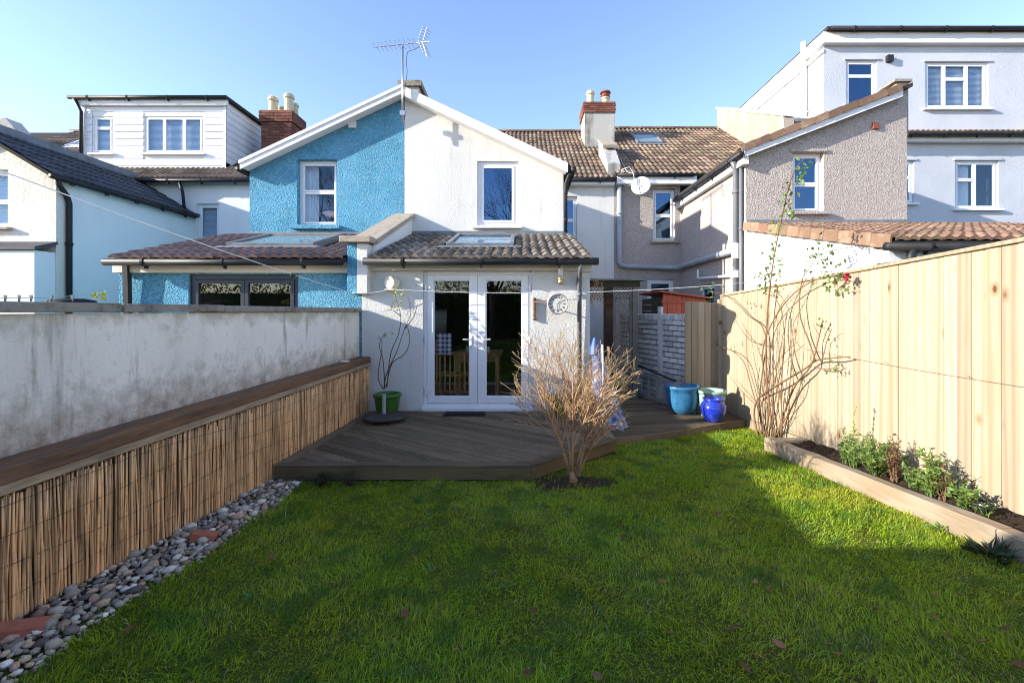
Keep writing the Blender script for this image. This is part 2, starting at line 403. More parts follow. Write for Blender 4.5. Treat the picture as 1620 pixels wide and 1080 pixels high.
mat('gravel', (0.40, 0.33, 0.25), 0.85, [('noise', 9, (0.36, 0.3, 0.23), 0.45, 0.65, I3)], [('fine', 40, 0.4, 0.006, I3)], isl=0.55, spec=0.25, huev=0.03)
mat('straw', (0.42, 0.36, 0.16), 0.6, isl=0.35, spec=0.3, transl=0.3)
mat('twig', (0.46, 0.29, 0.16), 0.7, [('noise', 7, (0.26, 0.125, 0.06), 0.45, 0.65, I3)], isl=0.3, spec=0.2)
mat('twig_tip', (0.68, 0.51, 0.30), 0.7, [('noise', 5, (0.44, 0.25, 0.11), 0.48, 0.66, I3)], isl=0.4, spec=0.2, huev=0.02)
mat('stem_brown', (0.19, 0.105, 0.06), 0.7, [('noise', 6, (0.10, 0.075, 0.035), 0.45, 0.65, I3)], isl=0.25, spec=0.25)
mat('stem_dark', (0.07, 0.05, 0.035), 0.8, [('noise', 12, (0.12, 0.09, 0.06), 0.5, 0.7, I3)])
mat('leaf_green', (0.12, 0.19, 0.04), 0.5, [], isl=0.4, spec=0.4, transl=0.3, huev=0.03)
mat('leaf_lawn', (0.10, 0.20, 0.035), 0.5, [], isl=0.4, spec=0.4, transl=0.3, huev=0.02)
mat('leaf_yellow', (0.33, 0.36, 0.05), 0.5, [], isl=0.35, spec=0.3, transl=0.35, huev=0.03)
mat('leaf_bed', (0.18, 0.27, 0.06), 0.5, [], isl=0.4, spec=0.35, transl=0.3, huev=0.025)
mat('leaf_dark', (0.035, 0.055, 0.022), 0.5, [], isl=0.4, spec=0.4, transl=0.15, huev=0.02)
mat('leaf_rust', (0.12, 0.055, 0.03), 0.6, [], isl=0.4, spec=0.3, transl=0.2, huev=0.03)
mat('petal_red', (0.33, 0.012, 0.03), 0.5, isl=0.3, transl=0.2)
mat('petal_cream', (0.68, 0.64, 0.25), 0.5, isl=0.25, transl=0.3)
mat('dead_leaf', (0.25, 0.115, 0.045), 0.7, [('fine', 20, (0.07, 0.035, 0.025), 0.5, 0.7, I3)], rand=0.5, spec=0.3, huev=0.02)
mat('pot_green', (0.045, 0.14, 0.02), 0.3, [('noise', 4, (0.03, 0.10, 0.016), 0.5, 0.7, I3)], spec=0.5)
mat('pot_blue', (0.035, 0.17, 0.33), 0.35, [('fine', 5, (0.02, 0.09, 0.20), 0.48, 0.66, (1, 1, .5)), ('fine', 11, (0.20, 0.24, 0.25, 0.4), 0.6, 0.72, I3)], [('noise', 8, 0.15, 0.02, I3)], spec=0.5)
mat('pot_mint', (0.31, 0.47, 0.35), 0.35, [('noise', 5, (0.25, 0.38, 0.29), 0.5, 0.7, I3)], spec=0.5)
mat('pot_cobalt', (0.012, 0.035, 0.42), 0.14, [('noise', 7, (0.012, 0.02, 0.22), 0.5, 0.7, I3), ('fine', 6, (0.16, 0.14, 0.16, 0.7), 0.58, 0.7, I3)], spec=0.6, coat=0.6)
mat('pot_teal', (0.02, 0.10, 0.17), 0.3, spec=0.5)
mat('terracotta', (0.42, 0.16, 0.07), 0.85, [('fine', 8, (0.3, 0.12, 0.06), 0.5, 0.7, I3)])
mat('rubber', (0.013, 0.013, 0.015), 0.7, [], [('noise', 60, 0.5, 0.01, I3)])
mat('slab_dark', (0.06, 0.055, 0.05), 0.9, [('fine', 8, (0.11, 0.105, 0.1), 0.5, 0.75, I3)], [('fine', 30, 0.6, 0.01, I3)])
mat('brass', (0.55, 0.4, 0.2), 0.35, metal=0.9)
mat('clock_face', (0.62, 0.60, 0.55), 0.6)
mat('clock_rim', (0.42, 0.39, 0.35), 0.5, [('fine', 20, (0.2, 0.16, 0.13), 0.5, 0.7, I3)])
mat('ink', (0.03, 0.028, 0.025), 0.7)
mat('rust_iron', (0.17, 0.095, 0.06), 0.8, [('fine', 20, (0.42, 0.36, 0.3), 0.55, 0.7, I3)])
mat('reel', (0.74, 0.71, 0.58), 0.4)
mat('chair_wood', (0.50, 0.27, 0.12), 0.5, [('grain', 3, (0.24, 0.11, 0.045), 0.2, 0.9, (5, 5, 0.3))], spec=0.4)
mat('red_wood', (0.40, 0.095, 0.05), 0.8, [('fine', 4, (0.28, 0.07, 0.04), 0.5, 0.7, (4, 4, 0.4))], [('fine', 15, 0.3, 0.005, (5, 5, 0.3))], rand=0.15)
mat('mossy_wood', (0.075, 0.062, 0.04), 0.95, [('fine', 6, (0.05, 0.06, 0.025), 0.5, 0.7, I3)], rand=0.2)
mat('trellis_wood', (0.17, 0.155, 0.135), 0.85, [('fine', 8, (0.10, 0.09, 0.075), 0.5, 0.7, I3)])
mat('pale_trellis', (0.30, 0.28, 0.25), 0.85)
mat('dark_brick', (0.13, 0.08, 0.06), 0.9, [], rand=0.3)
mat('aluminium', (0.36, 0.365, 0.37), 0.5, metal=0.5)
mat('cover_blue', (0.34, 0.38, 0.50), 0.8, [('noise', 9, (0.05, 0.10, 0.30), 0.44, 0.56, I3)], [('noise', 12, 0.3, 0.02, I3)], spec=0.4)
mat('sea_blue', (0.03, 0.09, 0.28), 0.4, spec=0.4)
mat('shed_felt', (0.12, 0.11, 0.10), 0.95)
mat('shed_wood', (0.22, 0.14, 0.08), 0.85, rand=0.2)
mat('bark', (0.10, 0.08, 0.065), 0.9, isl=0.2)
mat('tan_brick', (0.42, 0.14, 0.085), 0.9, [('fine', 10, (0.3, 0.1, 0.06), 0.5, 0.7, I3)], [('fine', 30, 0.4, 0.01, I3)])
mat('fish_pink', (0.75, 0.35, 0.33), 0.6)
mat('floor_wood', (0.14, 0.085, 0.045), 0.5)

# towel check: woven pattern on the flat cloth
def towel_mat():
    m = mat('towel', (0.72, 0.74, 0.78), 0.95)
    t = m.node_tree; N = t.nodes; L = t.links
    tc = N.new('ShaderNodeTexCoord')
    w = []
    for ax in ('X', 'Z'):
        n = N.new('ShaderNodeTexWave'); n.bands_direction = ax; n.inputs['Scale'].default_value = 4.3
        L.new(tc.outputs['Object'], n.inputs['Vector'])
        g = N.new('ShaderNodeMath'); g.operation = 'GREATER_THAN'; g.inputs[1].default_value = 0.5
        L.new(n.outputs['Fac'], g.inputs[0]); w.append(g)
    ad = N.new('ShaderNodeMath'); ad.operation = 'ADD'; L.new(w[0].outputs[0], ad.inputs[0]); L.new(w[1].outputs[0], ad.inputs[1])
    hf = N.new('ShaderNodeMath'); hf.operation = 'MULTIPLY'; hf.inputs[1].default_value = 0.5; L.new(ad.outputs[0], hf.inputs[0])
    mx = N.new('ShaderNodeMix'); mx.data_type = 'RGBA'; mx.inputs[6].default_value = (0.75, 0.77, 0.8, 1); mx.inputs[7].default_value = (0.03, 0.07, 0.25, 1)
    L.new(hf.outputs[0], mx.inputs[0]); L.new(mx.outputs[2], N['Principled BSDF'].inputs['Base Color'])
towel_mat()

# ------------------------------------------------------------------ building helpers
YE, YG, YT = 6.9, 9.34, 13.2       # extension fronts, outrigger gables, main terrace wall

def tile_mesh(name, w, L, m, amp=0.034, rolls=2, tilt=0.028, n=12):
    vs, fs = [], []
    for i in range(n + 1):
        x = w * i / n
        h = amp * (0.5 - 0.5 * math.cos(2 * math.pi * rolls * i / n))
        vs += [(x, 0, tilt + h), (x, L, h)]
    b = len(vs)
    for i in range(n + 1):
        x = w * i / n
        h = amp * (0.5 - 0.5 * math.cos(2 * math.pi * rolls * i / n))
        vs += [(x, 0, tilt + h), (x, 0.004, h * 0.35 - 0.004)]
    for i in range(n):
        fs.append((2 * i, 2 * i + 2, 2 * i + 3, 2 * i + 1))
    for i in range(n):
        fs.append((b + 2 * i, b + 2 * i + 1, b + 2 * i + 3, b + 2 * i + 2))
    me = bpy.data.meshes.new(name); me.from_pydata(vs, [], fs)
    me.polygons.foreach_set('use_smooth', [i < n for i in range(2 * n)])
    me.materials.append(MAT[m]); me.update()
    return me

def tile_roof(roof, O, U, V, cols, rows, tw, tl, me, skip=None, name='roof_tile'):
    M = basis(O, U, V)
    for r in range(rows):
        for c in range(cols):
            u, v = c * tw, r * tl
            if skip and skip(u + tw / 2, v + tl / 2): continue
            T = Matrix.Translation((u + rnd.uniform(-.006, .006), v + rnd.uniform(-.014, .012) - (.03 if rnd.random() < .015 else 0), 0.012 + rnd.uniform(0, .007)))
            inst(name, me, roof, M @ T @ Matrix.Rotation(rnd.uniform(-.016, .016), 4, 'Z'))

def roof_slab(name, O, U, V, w, l, parent, m='roof_felt', t=0.06):
    M = basis(O, U, V)
    return MB(M).box(0, w, 0, l, -t, 0).build(name, m, parent)

def ridge(roof, p, q, m, r=0.12, step=0.42):
    p, q = Vector(p), Vector(q)
    d = q - p; n = max(1, int(d.length / step)); d.normalize()
    mb = MB(); vs = []; fs = []
    for k in range(7):
        a = math.pi * k / 6
        vs += [(0, r * math.cos(a), r * math.sin(a) * .8), (step * .985, r * math.cos(a), r * math.sin(a) * .8)]
    for k in range(6): fs.append((2 * k, 2 * k + 1, 2 * k + 3, 2 * k + 2))
    me = MB().add(vs, fs).mesh('ridge_tile', m)
    Q = d.to_track_quat('X', 'Z').to_matrix().to_4x4()
    for i in range(n):
        inst('ridge_tile', me, roof, Matrix.Translation(p + d * (i * step)) @ Q)

BRICKS = []
def brick_meshes(m):
    out = []
    for k in range(3):
        r = random.Random(k + 5)
        mb = MB().box(-.5, .5, -.5, .5, -.5, .5)
        mb.v = [tuple(c + r.uniform(-.03, .03) for c in p) for p in mb.v]
        out.append(mb.mesh('brick', m))
    return out

def brick_face(parent, O, U, V, w, h, bl, bh, meshes, proud=0.02, gap=0.010, rows0=0, uneven=0.0):
    """bricks laid on a plane: U along, V up, sticking out along U x V"""
    U, V = Vector(U).normalized(), Vector(V).normalized(); O = Vector(O)
    N = U.cross(V)
    R = Matrix((U, N, V)).transposed().to_4x4()
    nr = int(round(h / bh)); bh = h / nr
    for r in range(nr):
        u = 0.0
        first = bl if (r + rows0) % 2 == 0 else bl / 2
        k = 0
        while u < w - 0.01:
            l = min(first if k == 0 else bl, w - u)
            if l > 0.03:
                c = O + U * (u + l / 2) + V * ((r + .5) * bh) + N * (rnd.uniform(-uneven, uneven))
                S = Matrix.Diagonal((l - gap, proud * 2, bh - gap, 1))
                inst('brick', rnd.choice(meshes), parent, Matrix.Translation(c) @ R @ Matrix.Rotation(rnd.uniform(-.012, .012), 4, 'Y') @ S)
            u += l; k += 1

def ring_panes(win, x0, x1, z0, z1, y, panes, fw, M=None, glass='glass'):
    ix0, ix1, iz0, iz1 = x0 + fw, x1 - fw, z0 + fw, z1 - fw
    mb = MB(M)
    pn = []
    for (u0, u1, v0, v1) in panes:
        a, b = ix0 + (ix1 - ix0) * u0, ix0 + (ix1 - ix0) * u1
        c, d = iz0 + (iz1 - iz0) * v0, iz0 + (iz1 - iz0) * v1
        g = 0.004
        mb.ring(a + g, b - g, y - 0.012, y + 0.04, c + g, d - g, fw * 0.72)
        pn.append((a + fw * .6, b - fw * .6, c + fw * .6, d - fw * .6))
    return mb, pn

def window(house, x0, x1, z0, z1, y, panes=((0, 1, 0, 1),), fw=0.05, rec=0.07, frame='upvc', fill=None, sill=True, M=None, depth=0.7, sillm='white_render', sillh=0.055, glass='glass', lintel=None):
    if fill and glass == 'glass': glass = 'clear_glass'
    y = y + rec
    mb, pn = ring_panes(None, x0, x1, z0, z1, y, panes, fw, M)
    mb.ring(x0 + .001, x1 - .001, y, y + 0.06, z0 + .001, z1 - .001, fw)
    # mullions between the sashes
    for (u0, u1, v0, v1) in panes:
        if u1 < 0.999: 
            xm = x0 + fw + (x1 - x0 - 2 * fw) * u1
            mb.box(xm - .012, xm + .012, y + .003, y + .05, z0 + fw + (z1 - z0 - 2 * fw) * v0, z0 + fw + (z1 - z0 - 2 * fw) * v1)
        if v1 < 0.999:
            zm = z0 + fw + (z1 - z0 - 2 * fw) * v1
            mb.box(x0 + fw + (x1 - x0 - 2 * fw) * u0, x0 + fw + (x1 - x0 - 2 * fw) * u1, y + .004, y + .05, zm - .012, zm + .012)
    w = mb.build('window', frame, house, bevel=0.004)
    for (a, b, c, d) in pn:
        MB(M).box(a, b, y + .012, y + .018, c, d).build('pane', glass, w)
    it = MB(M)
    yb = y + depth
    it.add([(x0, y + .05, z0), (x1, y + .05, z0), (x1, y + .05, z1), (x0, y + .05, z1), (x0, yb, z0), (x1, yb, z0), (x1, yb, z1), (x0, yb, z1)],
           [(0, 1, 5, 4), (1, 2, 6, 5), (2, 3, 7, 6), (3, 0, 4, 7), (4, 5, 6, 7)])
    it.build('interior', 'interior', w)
    if fill == 'blind':
        s = MB(M)
        n = int((z1 - z0) / 0.035)
        for k in range(n):
            zz = z0 + .04 + k * 0.035
            s.add([(x0 + .04, y + .085, zz), (x1 - .04, y + .085, zz), (x1 - .04, y + .10, zz + .034), (x0 + .04, y + .10, zz + .034)], [(0, 1, 2, 3)])
        s.build('blind', 'blind', w, fix=False)
    if fill == 'curtain':
        s = MB(M); n = 14
        xa, xb = x0 + .03, x0 + (x1 - x0) * .42
        vs = []
        for k in range(n + 1):
            xx = xa + (xb - xa) * k / n
            dy = .025 * math.sin(k * 2.2)
            vs += [(xx, y + .12 + dy, z0), (xx, y + .12 + dy, z1)]
        s.add(vs, [(2 * k, 2 * k + 2, 2 * k + 3, 2 * k + 1) for k in range(n)])
        s.build('curtain', 'curtain', w, smooth=True, fix=False)
    if sill:
        MB(M).box(x0 - .09, x1 + .09, y - rec - .10, y - .003, z0 - sillh, z0 + .002).build('sill', sillm, w, bevel=0.008)
    if lintel:
        MB(M).box(x0 - .06, x1 + .06, y - rec - .04, y - rec + .02, z1 + .001, z1 + .06).build('lintel', lintel, w, bevel=0.005)
    return w

def gutter(house, p, q, m='black_plastic', r=0.055, step=0.9):
    p, q = Vector(p), Vector(q)
    g = MB().tube([p, q], r, 10).build('gutter', m, house, smooth=True)
    d = (q - p); n = max(2, int(d.length / step))
    for i in range(n):
        c = p + d * ((i + .5) / n)
        MB().tube([c - d.normalized() * .018, c + d.normalized() * .018], r * 1.16, 10).box(c.x - .014, c.x + .014, c.y - .02, c.y + .07, c.z - .095, c.z - .045).build('gutter_bracket', m, g)
    return g

def downpipe(house, pts, r=0.034, m='black_plastic', n=10, clips=()):
    o = MB().tube(pts, r, n).build('downpipe', m, house, smooth=True)
    for c in clips:
        MB().tube([Vector(c) - Vector((0, 0, .03)), Vector(c) + Vector((0, 0, .03))], r * 1.25, n).build('pipe_collar', m, o, smooth=True)
    return o

def roof_window(house, M, u0, u1, v0, v1, frame='lead', fw=0.07, name='roof_window', glass='skylight_pane'):
    f = MB(M)
    f.box(u0, u0 + fw, v0, v1, -.02, .11); f.box(u1 - fw, u1, v0, v1, -.02, .11)
    f.box(u0 + fw, u1 - fw, v0, v0 + fw, -.02, .10); f.box(u0 + fw, u1 - fw, v1 - fw, v1, -.02, .112)
    f.box(u0 - .12, u1 + .12, v0 - .16, v0, 0.045, 0.062)
    w = f.build(name, frame, house, bevel=0.006)
    MB(M).box(u0 + fw, u1 - fw, v0 + fw, v1 - fw, .07, .08).build('pane', glass, w)
    return w
mat('skylight_pane', (0.20, 0.26, 0.27), 0.06, spec=0.9, ior=1.9)

def pot(parent, c, r, h, m='chimney_pot', flare=1.08, n=16, crown=False):
    prof = [(r, 0), (r * .92, h * .1), (r * .86, h * .75), (r * flare, h * .8), (r * flare, h * .93), (r * .9, h * .94), (r * .9, h), (r * .7, h), (r * .68, h * .4)]
    mb = MB().lathe(c, prof, n)
    if crown:
        for k in range(8):
            t = 2 * math.pi * k / 8
            p = Vector(c) + Vector((r * .82 * math.cos(t), r * .82 * math.sin(t), h - .005))
            mb.add([p + Vector((-.03, 0, 0)), p + Vector((.03, 0, 0)), p + Vector((0, 0, .09)), p + Vector((0, .03, 0))], [(0, 1, 2), (1, 3, 2), (3, 0, 2)])
    return mb.build('chimney_pot', m, parent)

EX, EY, EZ = Vector((1, 0, 0)), Vector((0, 1, 0)), Vector((0, 0, 1))

# ================================================================== THE SETTING
def lawn_z(x, y):
    return -0.08 - 0.043 * (max(y, -2.0) - 2.6) + 0.012 * math.sin(x * 1.7 + 0.6) * math.sin(y * 1.3 + 1.1)
def reed_x(y): return -2.742 + 0.064 * y
def fence_x(y): return 3.7825 - 0.05 * y
def fence_top(y): return 2.04 - (y - 3.27) * 0.058

MB().add([(-300, -300, -.62), (300, -300, -.62), (300, 300, -.62), (-300, 300, -.62)], [(0, 1, 2, 3)]).build('ground', 'ground').__setitem__('kind', 'structure')

def grid_sheet(name, xs, ys, zf, m):
    vs = [(x, y, zf(x, y)) for y in ys for x in xs]
    n = len(xs)
    fs = [(j * n + i, j * n + i + 1, (j + 1) * n + i + 1, (j + 1) * n + i) for j in range(len(ys) - 1) for i in range(n - 1)]
    o = MB().add(vs, fs).build(name, m, smooth=True)
    o['kind'] = 'structure'
    return o
lin = lambda a, b, n: [a + (b - a) * i / (n - 1) for i in range(n)]
grid_sheet('lawn', lin(-2.55, 3.6, 42), lin(-9.0, 8.0, 90), lawn_z, 'lawn_ground')
grid_sheet('neighbour_garden', lin(-14, -2.6, 6), lin(-9, 9.3, 6), lambda x, y: -.3, 'ground')
grid_sheet('neighbour_yard', lin(3.3, 14, 6), lin(-9, 13.1, 6), lambda x, y: -.32, 'ground')

# ================================================================== WHITE HOUSE
tile_b = tile_mesh('roof_tile', 0.30, 0.40, 'tile_brown')
tile_g = tile_mesh('roof_tile', 0.295, 0.39, 'tile_grey', amp=0.042)
tile_p = tile_mesh('roof_tile', 0.31, 0.40, 'tile_purple', amp=0.036)
tile_s = tile_mesh('roof_tile', 0.30, 0.40, 'tile_slate', amp=0.03)
tile_t = tile_mesh('roof_tile', 0.30, 0.40, 'tile_terracotta', amp=0.04)
redb = brick_meshes('red_brick'); whib = brick_meshes('white_brick'); darb = brick_meshes('dark_brick')

RV = Vector((0, 4.55, 3.09)).normalized()      # slope of the terrace roofs
RO_Y, RO_Z = 12.95, 5.25
RLEN = math.hypot(4.55, 3.09)

H1 = thing('terraced_house', 'white roughcast house with French doors, wall clock and lean-to extension', 'house', (-0.7, YE, 0))
# outrigger gable
gz = lambda x: 5.98 - (x + 2.4) * 0.468
wx0, wx1, wz0, wz1 = X(755, YG), X(820, YG), Z(358, YG), Z(255, YG)
MB().wall((0, YG, 0), EX, EZ, EY, .25, [(-2.4, -.4), (.86, -.4), (.86, gz(.86)), (-2.4, gz(-2.4))], [(wx0, wx1, wz0, wz1), (-1.9, .4, 0.0, 2.15)]).build('gable_wall', 'white_render', H1)
window(H1, wx0, wx1, wz0, wz1, YG, fw=.075, rec=.05)
MB().box(.62, .859, YG + .25, YT, -.4, 4.42).build('side_wall', 'white_render', H1)
rf = MB().prism([(-2.4, 9.14, 6.0), (1.0, 9.14, 6.0 - 3.4 * .468), (1.0, 9.14, 5.9 - 3.4 * .468), (-2.4, 9.14, 5.9)], (0, 4.9, 0)).build('outrigger_roof', 'roof_felt', H1)
MB().prism([(-2.4, 9.11, 6.02), (.93, 9.11, 6.02 - 3.33 * .468), (.93, 9.11, 5.83 - 3.33 * .468), (-2.4, 9.11, 5.83)], (0, .03, 0)).build('bargeboard', 'white_paint', rf, bevel=.004)
MB().prism([(-2.4, 9.142, 5.87), (.9, 9.142, 5.87 - 3.3 * .468), (.9, 9.142, 5.835 - 3.3 * .468), (-2.4, 9.142, 5.835)], (0, .19, 0)).build('soffit', 'white_paint', rf)
gutter(H1, (1.05, 9.12, 4.34), (1.05, 13.0, 4.34))
downpipe(H1, [(1.03, 9.2, 4.34), (.95, 9.2, 4.22), (.90, 9.25, 4.08), (.90, 9.27, 3.1)], clips=[(.90, 9.26, 3.9), (.90, 9.27, 3.35)])
# terrace part behind
wx0, wx1, wz0, wz1 = .95, X(913, YT), Z(381, YT), Z(310, YT)
MB().wall((0, YT, 0), EX, EZ, EY, .25, [(.62, -.4), (2.68, -.4), (2.68, 5.33), (.62, 5.33)], [(wx0, wx1, wz0, wz1)]).build('terrace_wall', 'white_render', H1)
window(H1, wx0, wx1, wz0, wz1, YT, [(0, 1, 0, .47), (0, 1, .47, 1)], fw=.06, rec=.12)
MB().box(.9, 2.66, 12.97, 13.19, 5.10, 5.235).build('fascia', 'white_paint', H1)
gutter(H1, (.98, 12.93, 5.22), (2.66, 12.93, 5.22), step=.75)
mr = roof_slab('main_roof', (-2.4, RO_Y, RO_Z), EX, RV, 5.08, RLEN, H1)
tile_roof(mr, (-.62, RO_Y, RO_Z), EX, RV, 11, 16, .30, .343, tile_b)
MB().prism([(-2.4, 17.5, 8.33), (2.68, 17.5, 8.33), (2.68, 22, 5.2), (-2.4, 22, 5.2)], (0, 0, -.06)).build('rear_slope', 'roof_felt', mr)
ridge(mr, (-.9, 17.5, 8.36), (2.6, 17.5, 8.36), 'tile_brown')
# chimney on the party line
ch = MB().box(2.18, 3.22, 15.7, 16.7, 6.3, 8.32).build('chimney', 'stained_render', H1, bevel=.01)
cb = MB().box(2.16, 3.24, 15.68, 16.72, 8.321, 8.68).build('chimney_head', 'mortar', H1)
brick_face(cb, (2.14, 15.68, 8.33), EX, EZ, 1.12, .36, .22, .072, redb, .03)
brick_face(cb, (2.16, 16.74, 8.33), -EY, EZ, 1.06, .36, .22, .072, redb, .03)
pot(ch, (2.42, 16.0, 8.66), .14, .52, crown=True)
pot(ch, (2.95, 16.0, 8.66), .15, .32)
MB().lathe((2.95, 16.0, 8.98), [(.15, 0), (.17, .04), (.13, .06), (.13, .12), (.19, .15), (.17, .2), (.05, .23)], 16).build('cowl', 'red_pot', ch)
MB().prism([(2.5, 13.15, 5.35), (2.5, 14.75, 6.45), (2.5, 14.75, 6.95), (2.5, 13.9, 6.45), (2.5, 13.15, 5.75)], (.36, 0, 0)).build('party_upstand', 'stained_render', H1)
MB().prism([(2.46, 13.75, 6.42), (2.46, 14.75, 7.0), (2.46, 14.75, 7.06), (2.46, 13.72, 6.5)], (.44, 0, 0)).build('upstand_coping', 'pale_coping', H1)
MB().beam((2.13, 15.64, 6.99), (3.27, 15.64, 6.99), .1, .1).build('flashing', 'lead', H1)
# stub on the gable ridge
MB().box(-2.58, -2.2, 9.75, 11.2, 5.7, 6.3).build('chimney_stub', 'stained_render', H1)
MB().prism([(-2.64, 9.7, 6.3), (-2.64, 11.25, 6.3), (-2.64, 11.25, 6.42), (-2.64, 9.7, 6.42)], (.5, 0, 0)).build('stub_coping', 'coping_stone', H1)

# extension
dx0, dx1, dz0, dz1 = X(669, YE), X(842, YE), -.02, Z(428, YE)
MB().wall((0, YE, 0), EX, EZ, EY, .25, [(-2.42, -.5), (1.035, -.5), (1.035, 2.24), (-2.42, 2.24)], [(dx0, dx1, dz0, dz1)]).build('extension_wall', 'white_render', H1)
MB().box(.80, 1.034, YE + .25, YG, -.5, 2.27).build('extension_side_wall', 'white_render', H1)
MB().box(-2.3, -2.16, YE + .251, YG, -.5, 2.26).build('extension_party_wall', 'room_paint', H1)
MB().box(-2.3, .8, YE + .251, YG, -.06, -.012).build('extension_floor', 'floor_wood', H1)
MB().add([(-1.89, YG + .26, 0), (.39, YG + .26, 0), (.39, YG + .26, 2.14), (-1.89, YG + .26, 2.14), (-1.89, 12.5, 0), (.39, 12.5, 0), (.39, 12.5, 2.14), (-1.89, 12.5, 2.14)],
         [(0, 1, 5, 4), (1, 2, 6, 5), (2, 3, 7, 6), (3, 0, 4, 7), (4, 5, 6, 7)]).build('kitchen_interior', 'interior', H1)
MB().box(-2.27, 1.05, YE - .09, YE - .002, 2.11, 2.235).build('fascia', 'timber_fascia', H1, bevel=.004)
MB().box(.90, 1.06, YE - .10, YE + .02, 2.095, 2.24).build('fascia_end', 'timber_fascia', H1, bevel=.004)
EV = Vector((0, 2.74, .78)).normalized()
EO = Vector((-2.22, 6.60, 2.255))
sky1 = (X(706, 7.55) + 2.22, X(813, 7.55) + 2.22, 1.0, 2.35)
er = MB().wall(EO, EX, EV, -EX.cross(EV), .06, [(0, 0), (3.25, 0), (3.25, 2.83), (0, 2.83)], [(sky1[0] + .05, sky1[1] - .05, sky1[2] + .05, sky1[3] - .05)]).build('extension_roof', 'roof_felt', H1)
MB().prism([(1.03, 6.62, 2.20), (1.03, YG, 2.97), (1.03, YG, 3.03), (1.03, 6.62, 2.26)], (.03, 0, 0)).build('verge_strip', 'mortar', er)
sky1 = (X(706, 7.55) + 2.22, X(813, 7.55) + 2.22, 1.0, 2.35)
tile_roof(er, EO, EX, EV, 11, 9, .2955, .312, tile_g, lambda u, v: sky1[0] - .12 < u < sky1[1] + .12 and sky1[2] - .05 < v < sky1[3] + .1)
roof_window(H1, basis(EO, EX, EV), *sky1, glass='clear_glass')
MB().box(-2.22, .86, YG - .05, YG - .004, 3.04, 3.13).build('flashing', 'lead', H1)
gutter(H1, (-2.30, 6.63, 2.225), (1.12, 6.63, 2.225))
downpipe(H1, [(.86, 6.63, 2.2), (.86, 6.70, 2.05), (.87, 6.83, 1.98), (.87, 6.85, -.05)], r=.035, m='pipe_grey', clips=[(.87, 6.84, 1.75)])
MB().tube([(.87, 6.846, 1.88), (.87, 6.846, 2.02)], .041, 10).build('pipe_sleeve', 'black_plastic', H1)
# party pillar and coping between the two extensions
MB().box(-2.43, -2.27, 6.71, 6.899, 1.755, 2.5).build('party_pillar', 'white_render', H1, bevel=.01)
MB().prism([(-2.44, 6.899, 1.9), (-2.44, 9.335, 2.9), (-2.44, 9.335, 3.42), (-2.44, 6.899, 2.5)], (.2, 0, 0)).build('party_parapet', 'white_smooth', H1)
MB().prism([(-2.60, 6.88, 2.505), (-2.60, 9.333, 3.42), (-2.60, 9.333, 3.50), (-2.60, 6.86, 2.585)], (.42, 0, 0)).build('parapet_coping', 'pale_coping', H1, bevel=.01)
MB().box(-2.66, -2.20, 6.62, 6.875, 2.505, 2.60).build('pillar_cap', 'pale_coping', H1, bevel=.012)

# french doors
yf = YE + .055
fr = MB()
fr.ring(dx0, dx1, yf, yf + .07, dz0 + .06, dz1, .058)
fr.box(dx0 - .01, dx1 + .01, YE - .06, yf + .08, dz0 - .01, dz0 + .062)
df = fr.build('door_frame', 'upvc', H1, bevel=.005)
xm = X(755.5, yf)
for sgn, (l0, l1, g0, g1) in ((1, (dx0 + .060, xm - .002, X(686, yf), X(743.5, yf))), (-1, (xm + .002, dx1 - .060, X(768.5, yf), X(826, yf)))):
    zb, zt = dz0 + .122, dz1 - .060
    gz0, gz1 = Z(627, yf), Z(443, yf)
    mb = MB()
    ya, yb = yf - .018, yf + .055
    mb.box(l0, g0, ya, yb, zb, zt); mb.box(g1, l1, ya, yb, zb, zt)
    mb.box(g0, g1, ya, yb, zb, gz0); mb.box(g0, g1, ya, yb, gz1, zt)
    d = mb.build('door', 'upvc', H1, bevel=.006)
    bd = MB()
    for (a, b, c, e) in ((g0, g0 + .014, gz0, gz1), (g1 - .014, g1, gz0, gz1), (g0 + .014, g1 - .014, gz0, gz0 + .014), (g0 + .014, g1 - .014, gz1 - .014, gz1)):
        bd.box(a, b, ya + .012, ya + .03, c, e)
    bd.build('glazing_bead', 'upvc', d)
    MB().box(g0, g1, ya + .03, ya + .036, gz0, gz1).build('pane', 'door_glass', d)
    hx = X(742.5, yf) + .03 if sgn > 0 else X(764, yf) + .0
    hz = Z(537, yf)
    h = MB()
    h.box(hx - .016, hx + .016, ya - .008, ya - .0005, hz - .15, hz + .06)
    h.tube([(hx, ya - .005, hz), (hx, ya - .05, hz), (hx - sgn * .02, ya - .055, hz), (hx - sgn * .12, ya - .05, hz + .006)], .010, 8)
    h.build('handle', 'upvc', d, bevel=.002)
    MB().lathe((hx, ya - .008, hz - .11), [(.011, 0), (.011, .006), (.008, .007)], 10, axis=(0, -1, 0)).build('lock_cylinder', 'brass', d)
    for hzv in (Z(455, yf), Z(537, yf), Z(618, yf)):
        xh = dx0 + .04 if sgn > 0 else dx1 - .04
        hb = MB().tube([(xh, ya - .012, hzv - .05), (xh, ya - .012, hzv + .05)], .013, 8)
        hb.box(min(xh, xh + sgn * .07), max(xh, xh + sgn * .07), ya - .012, ya - .0005, hzv - .015, hzv + .02)
        hb.build('hinge', 'upvc', d)

